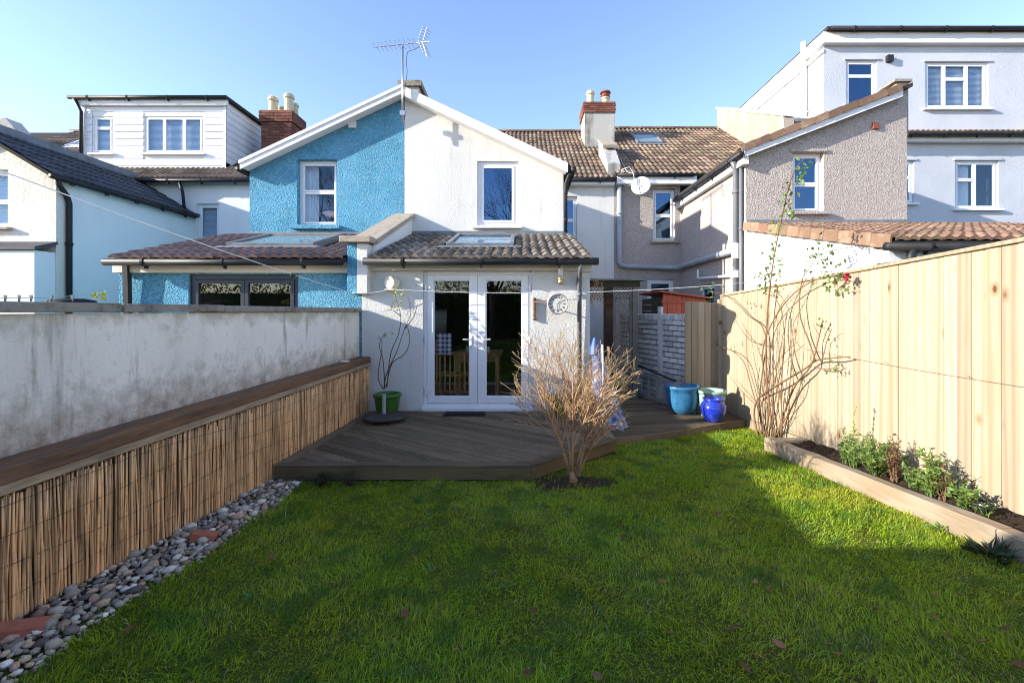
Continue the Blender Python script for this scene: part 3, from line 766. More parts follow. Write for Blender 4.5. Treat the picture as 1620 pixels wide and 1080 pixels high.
# ================================================================== BLUE HOUSE
H2 = thing('terraced_house', 'bright blue roughcast house with white bargeboard and dark framed extension window', 'house', (-4.2, YE, 0))
bz = lambda x: 5.98 + (x + 2.4) * 0.468
wx0, wx1, wz0, wz1 = X(470, YG), X(533, YG), Z(357, YG), Z(252, YG)
MB().wall((0, YG, 0), EX, EZ, EY, .25, [(-5.58, -.4), (-2.401, -.4), (-2.401, bz(-2.401)), (-5.58, bz(-5.58))], [(wx0, wx1, wz0, wz1)]).build('gable_wall', 'blue_render', H2)
w = window(H2, wx0, wx1, wz0, wz1, YG, [(0, 1, 0, .53), (0, 1, .53, 1)], fw=.055, rec=.13, fill='curtain', sillm='blue_render', sillh=.08)
MB().lathe((wx0 + .56, YG + .30, wz0 + .30), [(.005, -.2), (.05, -.1), (.075, 0), (.05, .1), (.02, .14), (.06, .2)], 8, axis=(1, 0, -.15)).build('fish_ornament', 'fish_pink', w)
MB().box(-5.579, -5.35, YG + .251, YT, -.4, 4.42).build('side_wall', 'blue_render', H2)
rf = MB().prism([(-2.402, 9.14, 6.0), (-5.66, 9.14, 6.0 - 3.258 * .468), (-5.66, 9.14, 5.9 - 3.258 * .468), (-2.402, 9.14, 5.9)], (0, 4.9, 0)).build('outrigger_roof', 'roof_felt', H2)
MB().prism([(-2.402, 9.11, 6.0), (-5.64, 9.11, 6.0 - 3.238 * .468), (-5.64, 9.11, 5.85 - 3.238 * .468), (-2.402, 9.11, 5.85)], (0, .029, 0)).build('bargeboard', 'white_paint', rf, bevel=.004)
MB().prism([(-2.402, 9.09, 6.03), (-5.66, 9.09, 6.03 - 3.258 * .468), (-5.66, 9.09, 5.965 - 3.258 * .468), (-2.402, 9.09, 5.965)], (0, .02, 0)).build('verge_trim', 'upvc', rf)
MB().prism([(-2.41, 9.142, 5.895), (-5.6, 9.142, 5.895 - 3.19 * .468), (-5.6, 9.142, 5.855 - 3.19 * .468), (-2.41, 9.142, 5.855)], (0, .19, 0)).build('soffit', 'white_paint', rf)
MB().box(X(552, YG), X(564, YG), YG - .035, YG - .003, Z(203, YG), Z(192, YG)).build('air_vent', 'upvc', H2, bevel=.005)
gutter(H2, (-5.70, 9.14, 4.36), (-5.70, 13.0, 4.36))
MB().wall((0, YT, 0), EX, EZ, EY, .25, [(-7.5, -.4), (-5.35, -.4), (-5.35, 5.33), (-7.5, 5.33)]).build('terrace_wall', 'white_smooth', H2)
mr = roof_slab('main_roof', (-7.5, RO_Y, RO_Z), EX, RV, 5.098, RLEN, H2)
tile_roof(mr, (-7.5, RO_Y, RO_Z), EX, RV, 8, 4, .30, .343, tile_b)
MB().prism([(-7.5, 17.5, 8.33), (-2.41, 17.5, 8.33), (-2.41, 22, 5.2), (-7.5, 22, 5.2)], (0, 0, -.06)).build('rear_slope', 'roof_felt', mr)
# extension
ox0, ox1, oz0, oz1 = X(298, YE), X(472, YE), .95, Z(434, YE)
MB().wall((0, YE, 0), EX, EZ, EY, .25, [(X(188, YE), -.5), (-2.421, -.5), (-2.421, 2.24), (X(188, YE), 2.24)], [(ox0, ox1, oz0, oz1)]).build('extension_wall', 'blue_render', H2)
MB().box(X(188, YE) + .001, X(188, YE) + .24, YE + .25, YG, -.5, 2.24).build('extension_side_wall', 'blue_render', H2)
MB().box(-2.575, -2.431, 6.72, 6.899, 1.77, 2.504).build('party_pillar', 'blue_render', H2, bevel=.01)
window(H2, ox0, ox1, oz0, oz1, YE, [(0, .5, 0, 1), (.5, 1, 0, 1)], fw=.075, rec=.04, frame='anthracite', sill=False, depth=1.6, glass='door_glass')
MB().box(X(188, YE) - .02, -2.58, YE - .09, YE - .002, 2.075, 2.235).build('fascia', 'timber_fascia', H2, bevel=.004)
EO2 = Vector((-6.0, 6.60, 2.255))
er = roof_slab('extension_roof', EO2, EX, EV, 3.41, 2.83, H2)
sky2 = (1.1, 2.55, 1.0, 2.35)
tile_roof(er, EO2, EX, EV, 11, 9, .31, .312, tile_p, lambda u, v: sky2[0] - .1 < u < sky2[1] + .1 and sky2[2] - .05 < v < sky2[3] + .1)
roof_window(H2, basis(EO2, EX, EV), *sky2)
MB().box(-5.58, -2.6, YG - .05, YG - .004, 3.04, 3.11).build('flashing', 'lead', H2)
gutter(H2, (-6.08, 6.63, 2.215), (-2.61, 6.63, 2.215))
MB().beam((-5.90, 6.80, 2.20), (-5.90, 6.835, 1.2), .075, .075, up=(0, 1, 0)).build('downpipe', 'black_plastic', H2)

# ================================================================== PALE HOUSE (far left) WITH DORMER
H3 = thing('terraced_house', 'pale house with white clad loft dormer and cream gable over the garden wall', 'house', (-11, YG, -.3))
lx = -9.55
lz = lambda x: 4.32 - (x - lx) * 0.60
wx0, wx1, wz0, wz1 = -11.4, X(13, YG), Z(360, YG), Z(268, YG)
MB().wall((0, YG, 0), EX, EZ, EY, .25, [(-16.2, -.4), (lx, -.4), (lx, lz(lx)), (-11.15, lz(-11.15)), (-15.2, 3.6)], [(wx0, wx1, wz0, wz1)]).build('gable_wall', 'cream_render', H3)
window(H3, wx0, wx1, wz0, wz1, YG, [(0, 1, 0, .45), (0, 1, .45, 1)], fw=.06, rec=.1, fill='blind', sillm='pale_coping')
MB().prism([(-16, YG - .45, 2.70), (lx + .04, YG - .45, 2.70), (lx + .04, YG - .002, 2.86), (-16, YG - .002, 2.86)], (0, 0, .06)).build('lean_to_roof', 'tile_slate', H3)
MB().box(-16, lx - .02, YG - .40, YG - .002, -.4, 2.69).build('lean_to_wall', 'pale_render', H3)
MB().box(lx - .24, lx, YG + .25, YT, -.4, 4.30).build('side_wall', 'pale_render', H3)
LV = Vector((-3.5, 0, 2.1)).normalized()
LO = Vector((lx + .14, 9.12, 4.24))
lr = roof_slab('outrigger_roof', LO, EY, LV, 4.2, 2.03, H3)
tile_roof(lr, LO, EY, LV, 14, 6, .30, .343, tile_s)
MB().prism([(-11.15, 9.1, 5.27), (-15.4, 9.1, 3.5), (-15.4, 9.1, 3.4), (-11.15, 9.1, 5.17)], (0, 4.2, 0)).build('rear_slope', 'roof_felt', lr)
MB().beam((-11.17, 9.05, 5.36), (-11.17, 13.6, 5.36), .24, .18).build('ridge_upstand', 'lead', lr)
gutter(H3, (lx + .16, 9.08, 4.20), (lx + .16, 13.1, 4.20), step=.7)
downpipe(H3, [(lx + .14, 9.22, 4.18), (lx + .14, 9.27, 4.05), (lx + .06, 9.5, 3.9), (lx + .06, 9.55, 3.75), (lx + .06, 9.55, -.3)], r=.052, clips=[(lx + .06, 9.55, 2.9)])
MB().box(lx + .002, lx + .02, 10.8, 11.0, 1.72, 1.86).build('air_brick', 'cream_render', H3)
wx0, wx1, wz0, wz1 = lx + .12, X(346, YT), 2.6, Z(322, YT)
MB().wall((0, YT, 0), EX, EZ, EY, .25, [(-14.5, -.4), (-7.501, -.4), (-7.501, 5.33), (-14.5, 5.33)], [(wx0, wx1, wz0, wz1)]).build('terrace_wall', 'white_smooth', H3)
window(H3, wx0, wx1, wz0, wz1, YT, [(0, 1, 0, .5), (0, 1, .5, 1)], fw=.06, rec=.1, fill='blind', sill=False)
mr = roof_slab('main_roof', (-13.6, RO_Y, RO_Z), EX, RV, 6.098, RLEN, H3)
tile_roof(mr, (-13.6, RO_Y, RO_Z), EX, RV, 20, 3, .3049, .343, tile_b)
gutter(H3, (-12.4, 12.92, 5.2), (-5.8, 12.92, 5.2))
downpipe(H3, [(X(287, 13), 12.93, 5.15), (X(288, 13), 13.02, 4.9), (X(291, 13), 13.05, 4.2)], r=.04)
# dormer
DX0, DX1, DY = -13.17, -8.9, 13.7
dzt, dzb = 7.80, 5.45
wa = (X(148, DY), X(179, DY), Z(243, DY), Z(184, DY)); wb = (X(229, DY), X(322, DY), Z(243, DY), Z(184, DY))
dm = MB().wall((0, DY, 0), EX, EZ, EY, .2, [(DX0, dzb), (DX1, dzb), (DX1, dzt), (DX0, dzt)], [wa, wb]).build('dormer', 'white_paint', H3)
window(H3, *wa, DY, [(0, 1, 0, .7), (0, 1, .7, 1)], fw=.055, rec=.02, sillm='upvc', fill='blind')
window(H3, *wb, DY, [(0, .32, 0, 1), (.32, .68, 0, 1), (.68, 1, 0, 1)], fw=.055, rec=.02, sillm='upvc', fill='blind')
bh = .205; n = int(2.35 / bh)
def clad(x0, x1, z, h):
    T = MB().add([(x0, DY - .022, z), (x1, DY - .022, z), (x1, DY - .004, z + h), (x0, DY - .004, z + h), (x0, DY + .0, z), (x1, DY + .0, z)],
                 [(0, 1, 2, 3), (0, 4, 5, 1)])
    T.build('cladding_board', 'cladding', dm, fix=False)
for k in range(n):
    z = dzb + k * bh
    cuts = []
    for (a, b, c, d) in (wa, wb):
        if z + bh > c - .03 and z < d + .03: cuts.append((a - .03, b + .03))
    xs = DX0
    for (a, b) in cuts:
        clad(xs, a, z, bh); xs = b
    clad(xs, DX1, z, bh)
MB().box(DX0 - .03, DX0 + .05, DY - .035, DY - .0235, dzb, dzt).box(DX1 - .05, DX1 + .02, DY - .035, DY - .0235, dzb, dzt).build('corner_trim', 'upvc', dm)
rz = lambda y: RO_Z + (y - RO_Y) * 3.09 / 4.55
for sx in (DX0, DX1):
    c = MB().prism([(sx, DY, rz(DY)), (sx, 16.6, rz(16.6)), (sx, 16.6, dzt - .02), (sx, DY, dzt - .02)], (-.12 if sx > -10 else .12, 0, 0)).build('dormer_cheek', 'white_paint', dm)
    if sx > -10:
        for k in range(11):
            z = dzb + .1 + k * bh
            y0 = DY + .0
            y1 = min(16.6, RO_Y + (z - RO_Z) * 4.55 / 3.09)
            if y1 - y0 > .1:
                MB().add([(sx + .022, y0, z), (sx + .022, y1, z), (sx + .004, y1 + .2, z + bh), (sx + .004, y0, z + bh), (sx, y0, z), (sx, y1, z)], [(0, 1, 2, 3), (0, 4, 5, 1)]).build('cladding_board', 'cladding', dm, fix=False)
MB().box(DX0 - .16, DX1 + .14, DY - .16, 16.9, dzt, dzt + .09).build('dormer_roof', 'roof_felt', dm)
MB().box(DX0 - .1, DX1 + .1, DY - .13, DY - .03, dzt - .16, dzt - .003).build('dormer_fascia', 'white_paint', dm)
gutter(H3, (DX0 - .28, DY - .20, dzt + .03), (DX1 + .15, DY - .20, dzt + .03), step=1.1)
downpipe(H3, [(DX0 - .1, DY - .2, dzt), (DX0 + .0, DY - .09, dzt - .35), (DX0 - .02, DY - .08, 5.3)], r=.045)
# brick chimney on the party line of the pale and blue houses
cx0, cx1, cy0, cy1 = X(413, 14.6), X(461, 14.6), 14.6, 15.45
ch = MB().box(cx0 + .02, cx1 - .02, cy0 + .02, cy1 - .02, 6.0, 7.95).build('chimney', 'mortar', H3)
brick_face(ch, (cx0, cy0 + .02, 6.2), EX, EZ, cx1 - cx0, 1.35, .24, .09, redb, .022)
brick_face(ch, (cx1 - .02, cy0, 6.2), EY, EZ, cy1 - cy0, 1.35, .24, .09, redb, .022, rows0=1)
brick_face(ch, (cx0 - .05, cy0 - .03, 7.55), EX, EZ, cx1 - cx0 + .1, .36, .24, .09, redb, .022)
brick_face(ch, (cx1 + .03, cy0 - .05, 7.55), EY, EZ, cy1 - cy0 + .1, .36, .24, .09, redb, .022, rows0=1)
MB().box(cx0 - .03, cx1 + .03, cy0 - .01, cy1 + .03, 7.56, 7.93).build('chimney_core', 'mortar', ch)
pot(ch, (X(431, 14.8), 14.85, 7.92), .15, .52, crown=True)
pot(ch, (X(443, 15.1), 15.2, 7.92), .13, .36)
pot(ch, (X(456, 14.8), 14.85, 7.92), .155, .62)
pot(ch, (X(466, 15.2), 15.2, 7.92), .13, .48)

H4 = thing('terraced_house', 'distant brown roofed house behind the pale gable at far left', 'house', (-17, YT, -.3))
mr = roof_slab('main_roof', (-22, RO_Y, RO_Z), EX, RV, 8.39, RLEN, H4)
tile_roof(mr, (-17.2, RO_Y, RO_Z), EX, RV, 11, 16, .30, .343, tile_b, lambda u, v: v < 1.6)
roof_window(H4, basis((-17.2, RO_Y, RO_Z), EX, RV), 1.5, 2.5, 3.3, 4.3, frame='upvc')
ridge(mr, (-17.3, 17.5, 8.36), (-13.8, 17.5, 8.36), 'tile_brown')
MB().box(-22, -13.62, YT, YT + .2, -.4, 5.3).build('terrace_wall', 'white_smooth', H4)
MB().prism([(-18.0, 15.2, 6.6), (-16.7, 15.2, 6.6), (-16.9, 15.2, 7.55), (-17.25, 15.2, 7.95), (-18.0, 15.2, 7.75)], (0, .5, 0)).build('party_upstand', 'stained_render', H4)

# ================================================================== PEBBLEDASH HOUSE
H5 = thing('terraced_house', 'pinkish brown pebbledash house with satellite dish and grey soil pipes', 'house', (6, YG, -.3))
sx0 = 4.6; sx1 = X(1435, YG)
pz = lambda x: 4.70 + (x - 4.6) * 0.383
wx0, wx1, wz0, wz1 = X(1254, YG), X(1303, YG), Z(336, YG), Z(241, YG)
MB().wall((0, YG, 0), EX, EZ, EY, .25, [(sx0, -.4), (sx1, -.4), (sx1, pz(sx1)), (sx0, pz(sx0))], [(wx0, wx1, wz0, wz1)]).build('gable_wall', 'pebbledash', H5)
window(H5, wx0, wx1, wz0, wz1, YG, [(0, 1, 0, .48), (0, 1, .48, 1)], fw=.055, rec=.1, sillm='pebbledash', lintel='pebbledash')
# side wall faces the yard
MS = Matrix(((0, 1, 0, sx0), (-1, 0, 0, 0), (0, 0, 1, 0), (0, 0, 0, 1)))      # local x = -world y, local y = into the wall
sw = (-X(0, 0) - 4.6 * F / (1108 - CX), -4.6 * F / (1131 - CX), 1.0, Z(447, 11.2))
sw = (-11.75, -10.85, 1.0, 2.15)
MB(MS).wall((0, 0, 0), EX, EZ, EY, .25, [(-YT, -.4), (-YG - .251, -.4), (-YG - .251, 4.72), (-YT, 4.72)], [sw]).build('side_wall', 'pebbledash', H5)
window(H5, *sw, 0, [(0, 1, 0, 1)], fw=.06, rec=.06, M=MS, sill=False, lintel='pebbledash')
PV = Vector((3.4, 0, 3.4 * .383)).normalized()
rf = MB().prism([(4.42, 9.2, 4.70), (sx1, 9.2, 4.70 + (sx1 - 4.42) * .383), (sx1, 9.2, 4.78 + (sx1 - 4.42) * .383), (4.42, 9.2, 4.78)], (0, 4.6, 0)).build('outrigger_roof', 'roof_felt', H5)
MB().prism([(4.5, 9.17, 4.60), (sx1 - .22, 9.17, 4.60 + (sx1 - 4.72) * .383), (sx1 - .22, 9.17, 4.765 + (sx1 - 4.72) * .383), (4.5, 9.17, 4.765)], (0, .03, 0)).build('bargeboard', 'white_paint', rf, bevel=.004)
vt = MB().box(0, .31, -.03, .22, 0, .035).box(0, .31, -.03, -.005, -.10, 0.001).mesh('verge_tile', 'tile_terracotta')
Mv = basis((4.4, 9.16, 4.785), PV, EY)
for k in range(11):
    inst('verge_tile', vt, rf, Mv @ Matrix.Translation((k * .315, 0, .004 * (k % 2))) @ Matrix.Rotation(-.05, 4, 'Y'))
MB().add([P(1300, 218, 9.62), P(1418, 131, 9.62), P(1437, 131, 9.62), P(1437, 215, 9.62), P(1300, 215, 9.9), P(1418, 131, 9.9), P(1437, 131, 9.9), P(1437, 215, 9.9)],
         [(0, 1, 2, 3), (4, 7, 6, 5), (0, 4, 5, 1), (1, 5, 6, 2), (2, 6, 7, 3), (0, 3, 7, 4)]).build('party_upstand', 'beige_render', H5)
MB().box(X(1418, YG), sx1 + .01, YG - .004, 9.62, pz(sx1) - .25, Z(131, YG)).build('ridge_pier', 'pebbledash', H5)
MB().box(X(1412, YG), sx1 + .06, YG - .06, 9.7, Z(131, YG), Z(127, YG)).build('pier_cap', 'coping_stone', H5)
MB().box(X(1379, YG), X(1388, YG), YG - .05, YG - .002, Z(205, YG), Z(195, YG)).build('air_vent', 'red_pot', H5, bevel=.006)
gutter(H5, (4.42, 9.15, 4.66), (4.42, 13.1, 4.66), step=.9)
MB().box(4.48, 4.595, 9.2, 13.19, 4.47, 4.69).build('side_fascia', 'white_paint', H5)
# pipes at the corner
dp = downpipe(H5, [(4.42, 9.5, 4.62), (4.5, 9.56, 4.45), (4.52, 9.6, 4.3), (4.52, 9.6, -.3)], r=.062, m='pipe_grey', clips=[(4.52, 9.6, 4.0), (4.52, 9.6, 2.3)])
downpipe(H5, [(4.54, 9.42, 4.75), (4.54, 9.42, -.3)], r=.034, m='pipe_grey', clips=[(4.54, 9.42, 3.2)])
MB().tube([(4.52, 9.6, 2.60), (4.52, 9.6, 2.92)], .085, 12).tube([(4.52, 9.6, 2.2), (4.52, 9.6, 2.35)], .085, 12).tube([(4.52, 9.6, 2.4), (4.44, 9.6, 2.4), (4.44, 9.6, 2.2), (4.52, 9.6, 2.2)], .03, 8).build('pipe_collar', 'upvc', dp)
downpipe(H5, [(X(980, 13.1), 13.1, Z(295, 13.1)), (X(980, 13.1), 13.1, 2.9), (X(983, 13.1), 13.1, 2.82), (X(990, 13.1), 13.1, 2.78), (4.3, 13.1, 2.74), (4.48, 13.0, 2.74), (4.51, 12.8, 2.75), (4.51, 9.9, 2.78), (4.52, 9.62, 2.78)], r=.075, m='grey_plastic',
         clips=[(X(980, 13.1), 13.1, 4.3)])
MB().tube([(4.5, 11.6, 2.55), (4.5, 11.6, 2.35), (4.5, 11.5, 2.32), (4.52, 9.65, 2.25)], .03, 8).build('waste_pipe', 'upvc', H5, smooth=True)
# terrace wall
wx0, wx1, wz0, wz1 = X(1033, YT), X(1068, YT), Z(382, YT), Z(299, YT)
wl = (X(1024, YT), X(1066, YT), .6, Z(442, YT))
MB().wall((0, YT, 0), EX, EZ, EY, .25, [(2.681, -.4), (4.6, -.4), (4.6, 5.4), (2.681, 5.4)], [(wx0, wx1, wz0, wz1), wl]).build('terrace_wall', 'pebbledash', H5)
window(H5, wx0, wx1, wz0, wz1, YT, [(0, 1, 0, .5), (0, 1, .5, 1)], fw=.06, rec=.08, sillm='pale_coping', lintel='pale_coping')
window(H5, *wl, YT, [(0, 1, 0, 1)], fw=.07, rec=.05, sill=False)
MB().box(2.72, 5.0, 12.97, 13.19, 5.12, 5.36).build('fascia', 'white_paint', H5)
gutter(H5, (2.74, 12.93, 5.36), (4.9, 12.93, 5.36), step=.8)
mr = roof_slab('main_roof', (2.681, RO_Y, RO_Z + .12), EX, RV, 5.07, RLEN, H5)
PM = basis((2.72, RO_Y, RO_Z + .12), EX, RV)
pw = (1.25, 2.15, 3.25, 4.5)
tile_roof(mr, (2.72, RO_Y, RO_Z + .12), EX, RV, 16, 16, .314, .343, tile_b, lambda u, v: pw[0] - .12 < u < pw[1] + .12 and pw[2] - .05 < v < pw[3] + .1)
roof_window(H5, PM, *pw)
ridge(mr, (2.9, 17.5, 8.48), (7.7, 17.5, 8.48), 'tile_brown')
MB().prism([(2.69, 17.5, 8.45), (7.75, 17.5, 8.45), (7.75, 22, 5.3), (2.69, 22, 5.3)], (0, 0, -.06)).build('rear_slope', 'roof_felt', mr)
# dish
dc = P(1014, 294, 12.7)
ds = MB()
ax = Vector((-.45, -1, .25)).normalized()
Q = ax.to_track_quat('Z', 'Y')
ds.lathe(dc, [(.001, -.045), (.10, -.038), (.19, -.018), (.27, .012), (.27, .02), (.19, -.008), (.10, -.028), (.001, -.034)], 24, axis=ax)
d = ds.build('satellite_dish', 'dish', H5, smooth=True)
MB().tube([dc + Q @ Vector((0, -.24, 0)), dc + Q @ Vector((0, -.16, .25)), dc + Q @ Vector((0, -.02, .3))], .012, 6).tube([dc + Q @ Vector((0, -.05, .29)), dc + Q @ Vector((0, .03, .31))], .025, 8).build('dish_arm', 'metal', d)
MB().tube([dc, dc + Vector((.05, .3, -.05)), (dc.x + .05, YT, dc.z - .1)], .02, 6).build('dish_bracket', 'metal', d)
MB().tube([P(975, 240, 14.4), P(985, 258, 13.6), P(992, 272, 12.9), P(1003, 275, 12.8), P(1003, 290, 12.9), P(990, 296, 13.05), P(980, 283, 12.95), P(984, 268, 12.85), P(996, 264, 12.8), P(1002, 275, 12.75), P(1005, 292, 12.75)], .009, 5).build('dish_cable', 'cable', d, smooth=True)
# rear extension of the pebbledash house
TV = Vector((0, 3.7, .88)).normalized()
TO = Vector((4.55, 5.58, 2.36))
MB().box(4.602, 4.85, 5.95, YG, -.4, 2.40).prism([(4.602, 5.95, 2.39), (4.602, YG, 2.39), (4.602, YG, 3.20)], (.248, 0, 0)).build('extension_side_wall', 'white_smooth', H5)
MB().box(4.851, 10, 5.95, 6.15, -.4, 2.34).build('extension_wall', 'white_smooth', H5)
tr = roof_slab('extension_roof', TO, EX, TV, 5.2, 3.83, H5)
tile_roof(tr, TO + EX * .02, EX, TV, 17, 12, .30, .317, tile_t)
sv = MB().box(-.035, .14, 0, .31, -.005, .03).box(-.035, -.01, 0, .31, -.14, -.004).mesh('verge_tile', 'tile_terracotta')
Mt = basis(TO, EX, TV)
for k in range(12):
    inst('verge_tile', sv, tr, Mt @ Matrix.Translation((0, k * .317, .055)) @ Matrix.Rotation(-.04, 4, 'X'))
MB().box(4.62, 10, 5.72, 5.94, 2.12, 2.30).build('fascia', 'white_paint', H5)
gutter(H5, (4.5, 5.62, 2.30), (9.8, 5.62, 2.30), step=1.0)
downpipe(H5, [(4.82, 5.62, 2.26), (4.82, 5.63, 2.14), (4.78, 5.72, 2.05), (4.72, 5.85, 1.98), (4.66, 5.9, 1.85), (4.66, 5.9, -.3)], r=.05)
MB().box(4.6, 7.9, YG - .06, YG - .004, 3.27, 3.36).build('flashing', 'lead', H5)

# ================================================================== GREY HOUSE (right)
H6 = thing('terraced_house', 'tall grey roughcast house with white trimmed loft storey at right', 'house', (12, YT, -.3))
g1 = (X(1511, YT), X(1580, YT), Z(331, YT), Z(254, YT)); g2 = (X(1425, YT), X(1446, YT), Z(322, YT), Z(254, YT))
MB().wall((0, YT, 0), EX, EZ, EY, .25, [(7.76, -.4), (18, -.4), (18, 6.55), (7.76, 6.55)], [g1, g2]).build('terrace_wall', 'grey_render', H6)
window(H6, *g1, YT, [(0, .47, .62, 1), (0, .47, 0, .62), (.47, 1, 0, 1)], fw=.06, rec=.05, sillm='white_paint', lintel='grey_render', fill='curtain')
window(H6, *g2, YT, [(0, 1, .62, 1), (0, 1, 0, .62)], fw=.06, rec=.05, sillm='white_paint', lintel='grey_render')
MB().box(7.8, 18, 12.99, 13.19, 6.34, 6.53).build('fascia', 'white_paint', H6)
es = roof_slab('eaves_strip', (7.8, 12.86, 6.53), EX, Vector((0, .5, .2)), 10, .5, H6)
tile_roof(es, (7.8, 12.86, 6.53), EX, Vector((0, .5, .2)), 33, 1, .30, .343, tile_t)
gutter(H6, (7.8, 12.84, 6.5), (18, 12.84, 6.5))
gu1 = (X(1340, YT), X(1389, YT), Z(167, YT), Z(94, YT)); gu2 = (X(1466, YT), X(1566, YT), Z(171, YT), Z(97, YT))
gx0 = 8.8
MB().wall((0, YT + .05, 0), EX, EZ, EY, .25, [(gx0, 6.5), (18, 6.5), (18, 9.2), (gx0, 9.2)], [gu1, gu2]).build('loft_wall', 'grey_render', H6)
window(H6, *gu1, YT + .05, [(0, 1, .68, 1), (0, 1, 0, .68)], fw=.06, rec=.04, sillm='white_paint', lintel='grey_render')
window(H6, *gu2, YT + .05, [(0, .3, 0, 1), (.3, .68, .66, 1), (.3, .68, 0, .66), (.68, 1, 0, 1)], fw=.06, rec=.04, sillm='white_paint', lintel='grey_render', fill='blind')
MB().prism([(gx0 + .006, YT + .31, 6.3), (gx0 + .006, 18, 9.3), (gx0 + .006, 18, 9.4), (gx0 + .006, YT + .31, 9.4)], (.2, 0, 0)).build('loft_cheek', 'white_smooth', H6)
MB().box(gx0 - .12, 18, YT - .12, 18.3, 9.2, 9.52).build('loft_fascia', 'white_paint', H6, bevel=.01)
MB().box(gx0 - .06, 18, YT - .2, 18.3, 9.521, 9.62).build('loft_roof', 'roof_felt', H6)
MB().box(gx0 - .08, gx0 - .003, YT + .03, 17.9, 9.0, 9.1).build('cheek_trim', 'white_paint', H6)
gutter(H6, (gx0 + .02, YT - .24, 9.55), (18, YT - .24, 9.55), step=1.3)
downpipe(H6, [(gx0 - .12, 14.0, 9.75), (gx0 - .12, 14.0, 7.45), (gx0 - .02, 13.9, 7.3), (gx0 + .2, 13.3, 7.2)], r=.08, m='upvc', clips=[(gx0 - .12, 14.0, 9.2), (gx0 - .12, 14.0, 7.6)])
MB().box(X(1403, YT), X(1412, YT), YT - .05, YT + .048, Z(98, YT), Z(88, YT)).build('air_vent', 'black_plastic', H6)
pa = lambda y, z: (7.62, y, z)
MB().prism([pa(13.0, 5.6), pa(17.7, 8.6), pa(17.7, 9.35), pa(13.25, 7.15)], (.3, 0, 0)).build('party_parapet', 'beige_render', H6)
MB().prism([(7.58, 13.2, 7.15), (7.58, 17.75, 9.36), (7.58, 17.75, 9.43), (7.58, 13.2, 7.22)], (.4, 0, 0)).build('parapet_coping', 'white_paint', H6)
MB().prism([(7.9, 13.24, 7.0), (gx0, 13.24, 7.0), (gx0, 17.9, 9.2), (7.9, 17.9, 9.2)], (0, 0, .08)).build('lower_slope', 'lead', H6)

# ================================================================== GARDEN
# left boundary wall
GW = thing('garden_wall', 'stained white rendered boundary wall with weathered stone coping', 'wall', (-2.6, 4, -.2))
wxl = lambda y: reed_x(y) - .15
Y0, Y1 = -6.0, 6.88
MB().prism([(wxl(Y0), Y0, -.5), (wxl(Y1), Y1, -.5), (wxl(Y1), Y1, 1.49), (wxl(Y0), Y0, 1.49)], (-.2, 0, 0)).build('wall_face', 'garden_wall', GW)
y = Y0
while y < Y1 - .05:
    l = min(rnd.uniform(.85, 1.0), Y1 - y)
    a, b = y + .004, y + l - .004
    dz = rnd.uniform(-.006, .006)
    MB().prism([(wxl(a) + .035, a, 1.494 + dz), (wxl(b) + .035, b, 1.494 + dz), (wxl(b) + .035, b, 1.553 + dz), (wxl(a) + .035, a, 1.553 + dz)], (-.27, 0, 0)).build('coping_slab', 'coping_stone', GW, bevel=.008)
    y += l

# reed screen with its capping rail
RS = thing('reed_screen', 'brown reed screening with dark stained timber rail along the rendered wall', 'screen', (-2.45, 4, -.15))
ct = lambda y: .735 + (y - 2.3) * .0185
ya, yb = -1.0, 6.86
MB().add([(wxl(v) + .003, v, ct(v) + dz) for v in (ya, yb) for dz in (0, -.085)] + [(reed_x(v) + .03, v, ct(v) + dz - .008) for v in (ya, yb) for dz in (0, -.085)],
         [(0, 1, 3, 2), (4, 6, 7, 5), (0, 4, 5, 1), (2, 3, 7, 6), (0, 2, 6, 4), (1, 5, 7, 3)]).build('capping_rail', 'brown_stain', RS, bevel=.008)
MB().add([(reed_x(v) - .005, v, ct(v) + dz) for v in (ya, yb) for dz in (-.094, -.145)] + [(reed_x(v) + .021, v, ct(v) + dz) for v in (ya, yb) for dz in (-.094, -.145)],
         [(0, 1, 3, 2), (4, 6, 7, 5), (0, 4, 5, 1), (2, 3, 7, 6), (0, 2, 6, 4), (1, 5, 7, 3)]).build('batten', 'pale_batten', RS, bevel=.004)
MB().prism([(reed_x(ya) - .03, ya, -.4), (reed_x(yb) - .03, yb, -.4), (reed_x(yb) - .03, yb, ct(yb) - .1), (reed_x(ya) - .03, ya, ct(ya) - .1)], (-.01, 0, 0)).build('backing', 'reed_back', RS)
def reed_shape(r):
    ph, am = r.uniform(0, 6), r.uniform(.001, .0045)
    n = 5; rings = 5; vs = []
    rad = r.uniform(.0042, .0068)
    for i in range(rings):
        t = i / (rings - 1)
        ox, oy = am * math.sin(ph + t * 4), 1.6 * am * math.sin(ph * 2 + t * 5)
        q = rad * (1.05 - .25 * t)
        for k in range(n):
            a = 2 * math.pi * k / n
            vs.append((ox + q * math.cos(a), oy + q * math.sin(a), t))
    fs = [(i * n + k, i * n + (k + 1) % n, (i + 1) * n + (k + 1) % n, (i + 1) * n + k) for i in range(rings - 1) for k in range(n)] + [tuple((rings - 1) * n + k for k in range(n))]
    return vs, fs
rr = random.Random(3)
rshapes = [reed_shape(rr) for _ in range(12)]
rmeshes = [MB().add(v, f).mesh('reed', 'reed', smooth=True) for v, f in rshapes]
mass = MB()
slots = []
y = -0.9
while y < 6.85:
    slots.append(y); y += rr.uniform(.0075, .0125)
vis = sorted([s for s in slots if s > 2.15])[:300]
vs_ = set(vis)
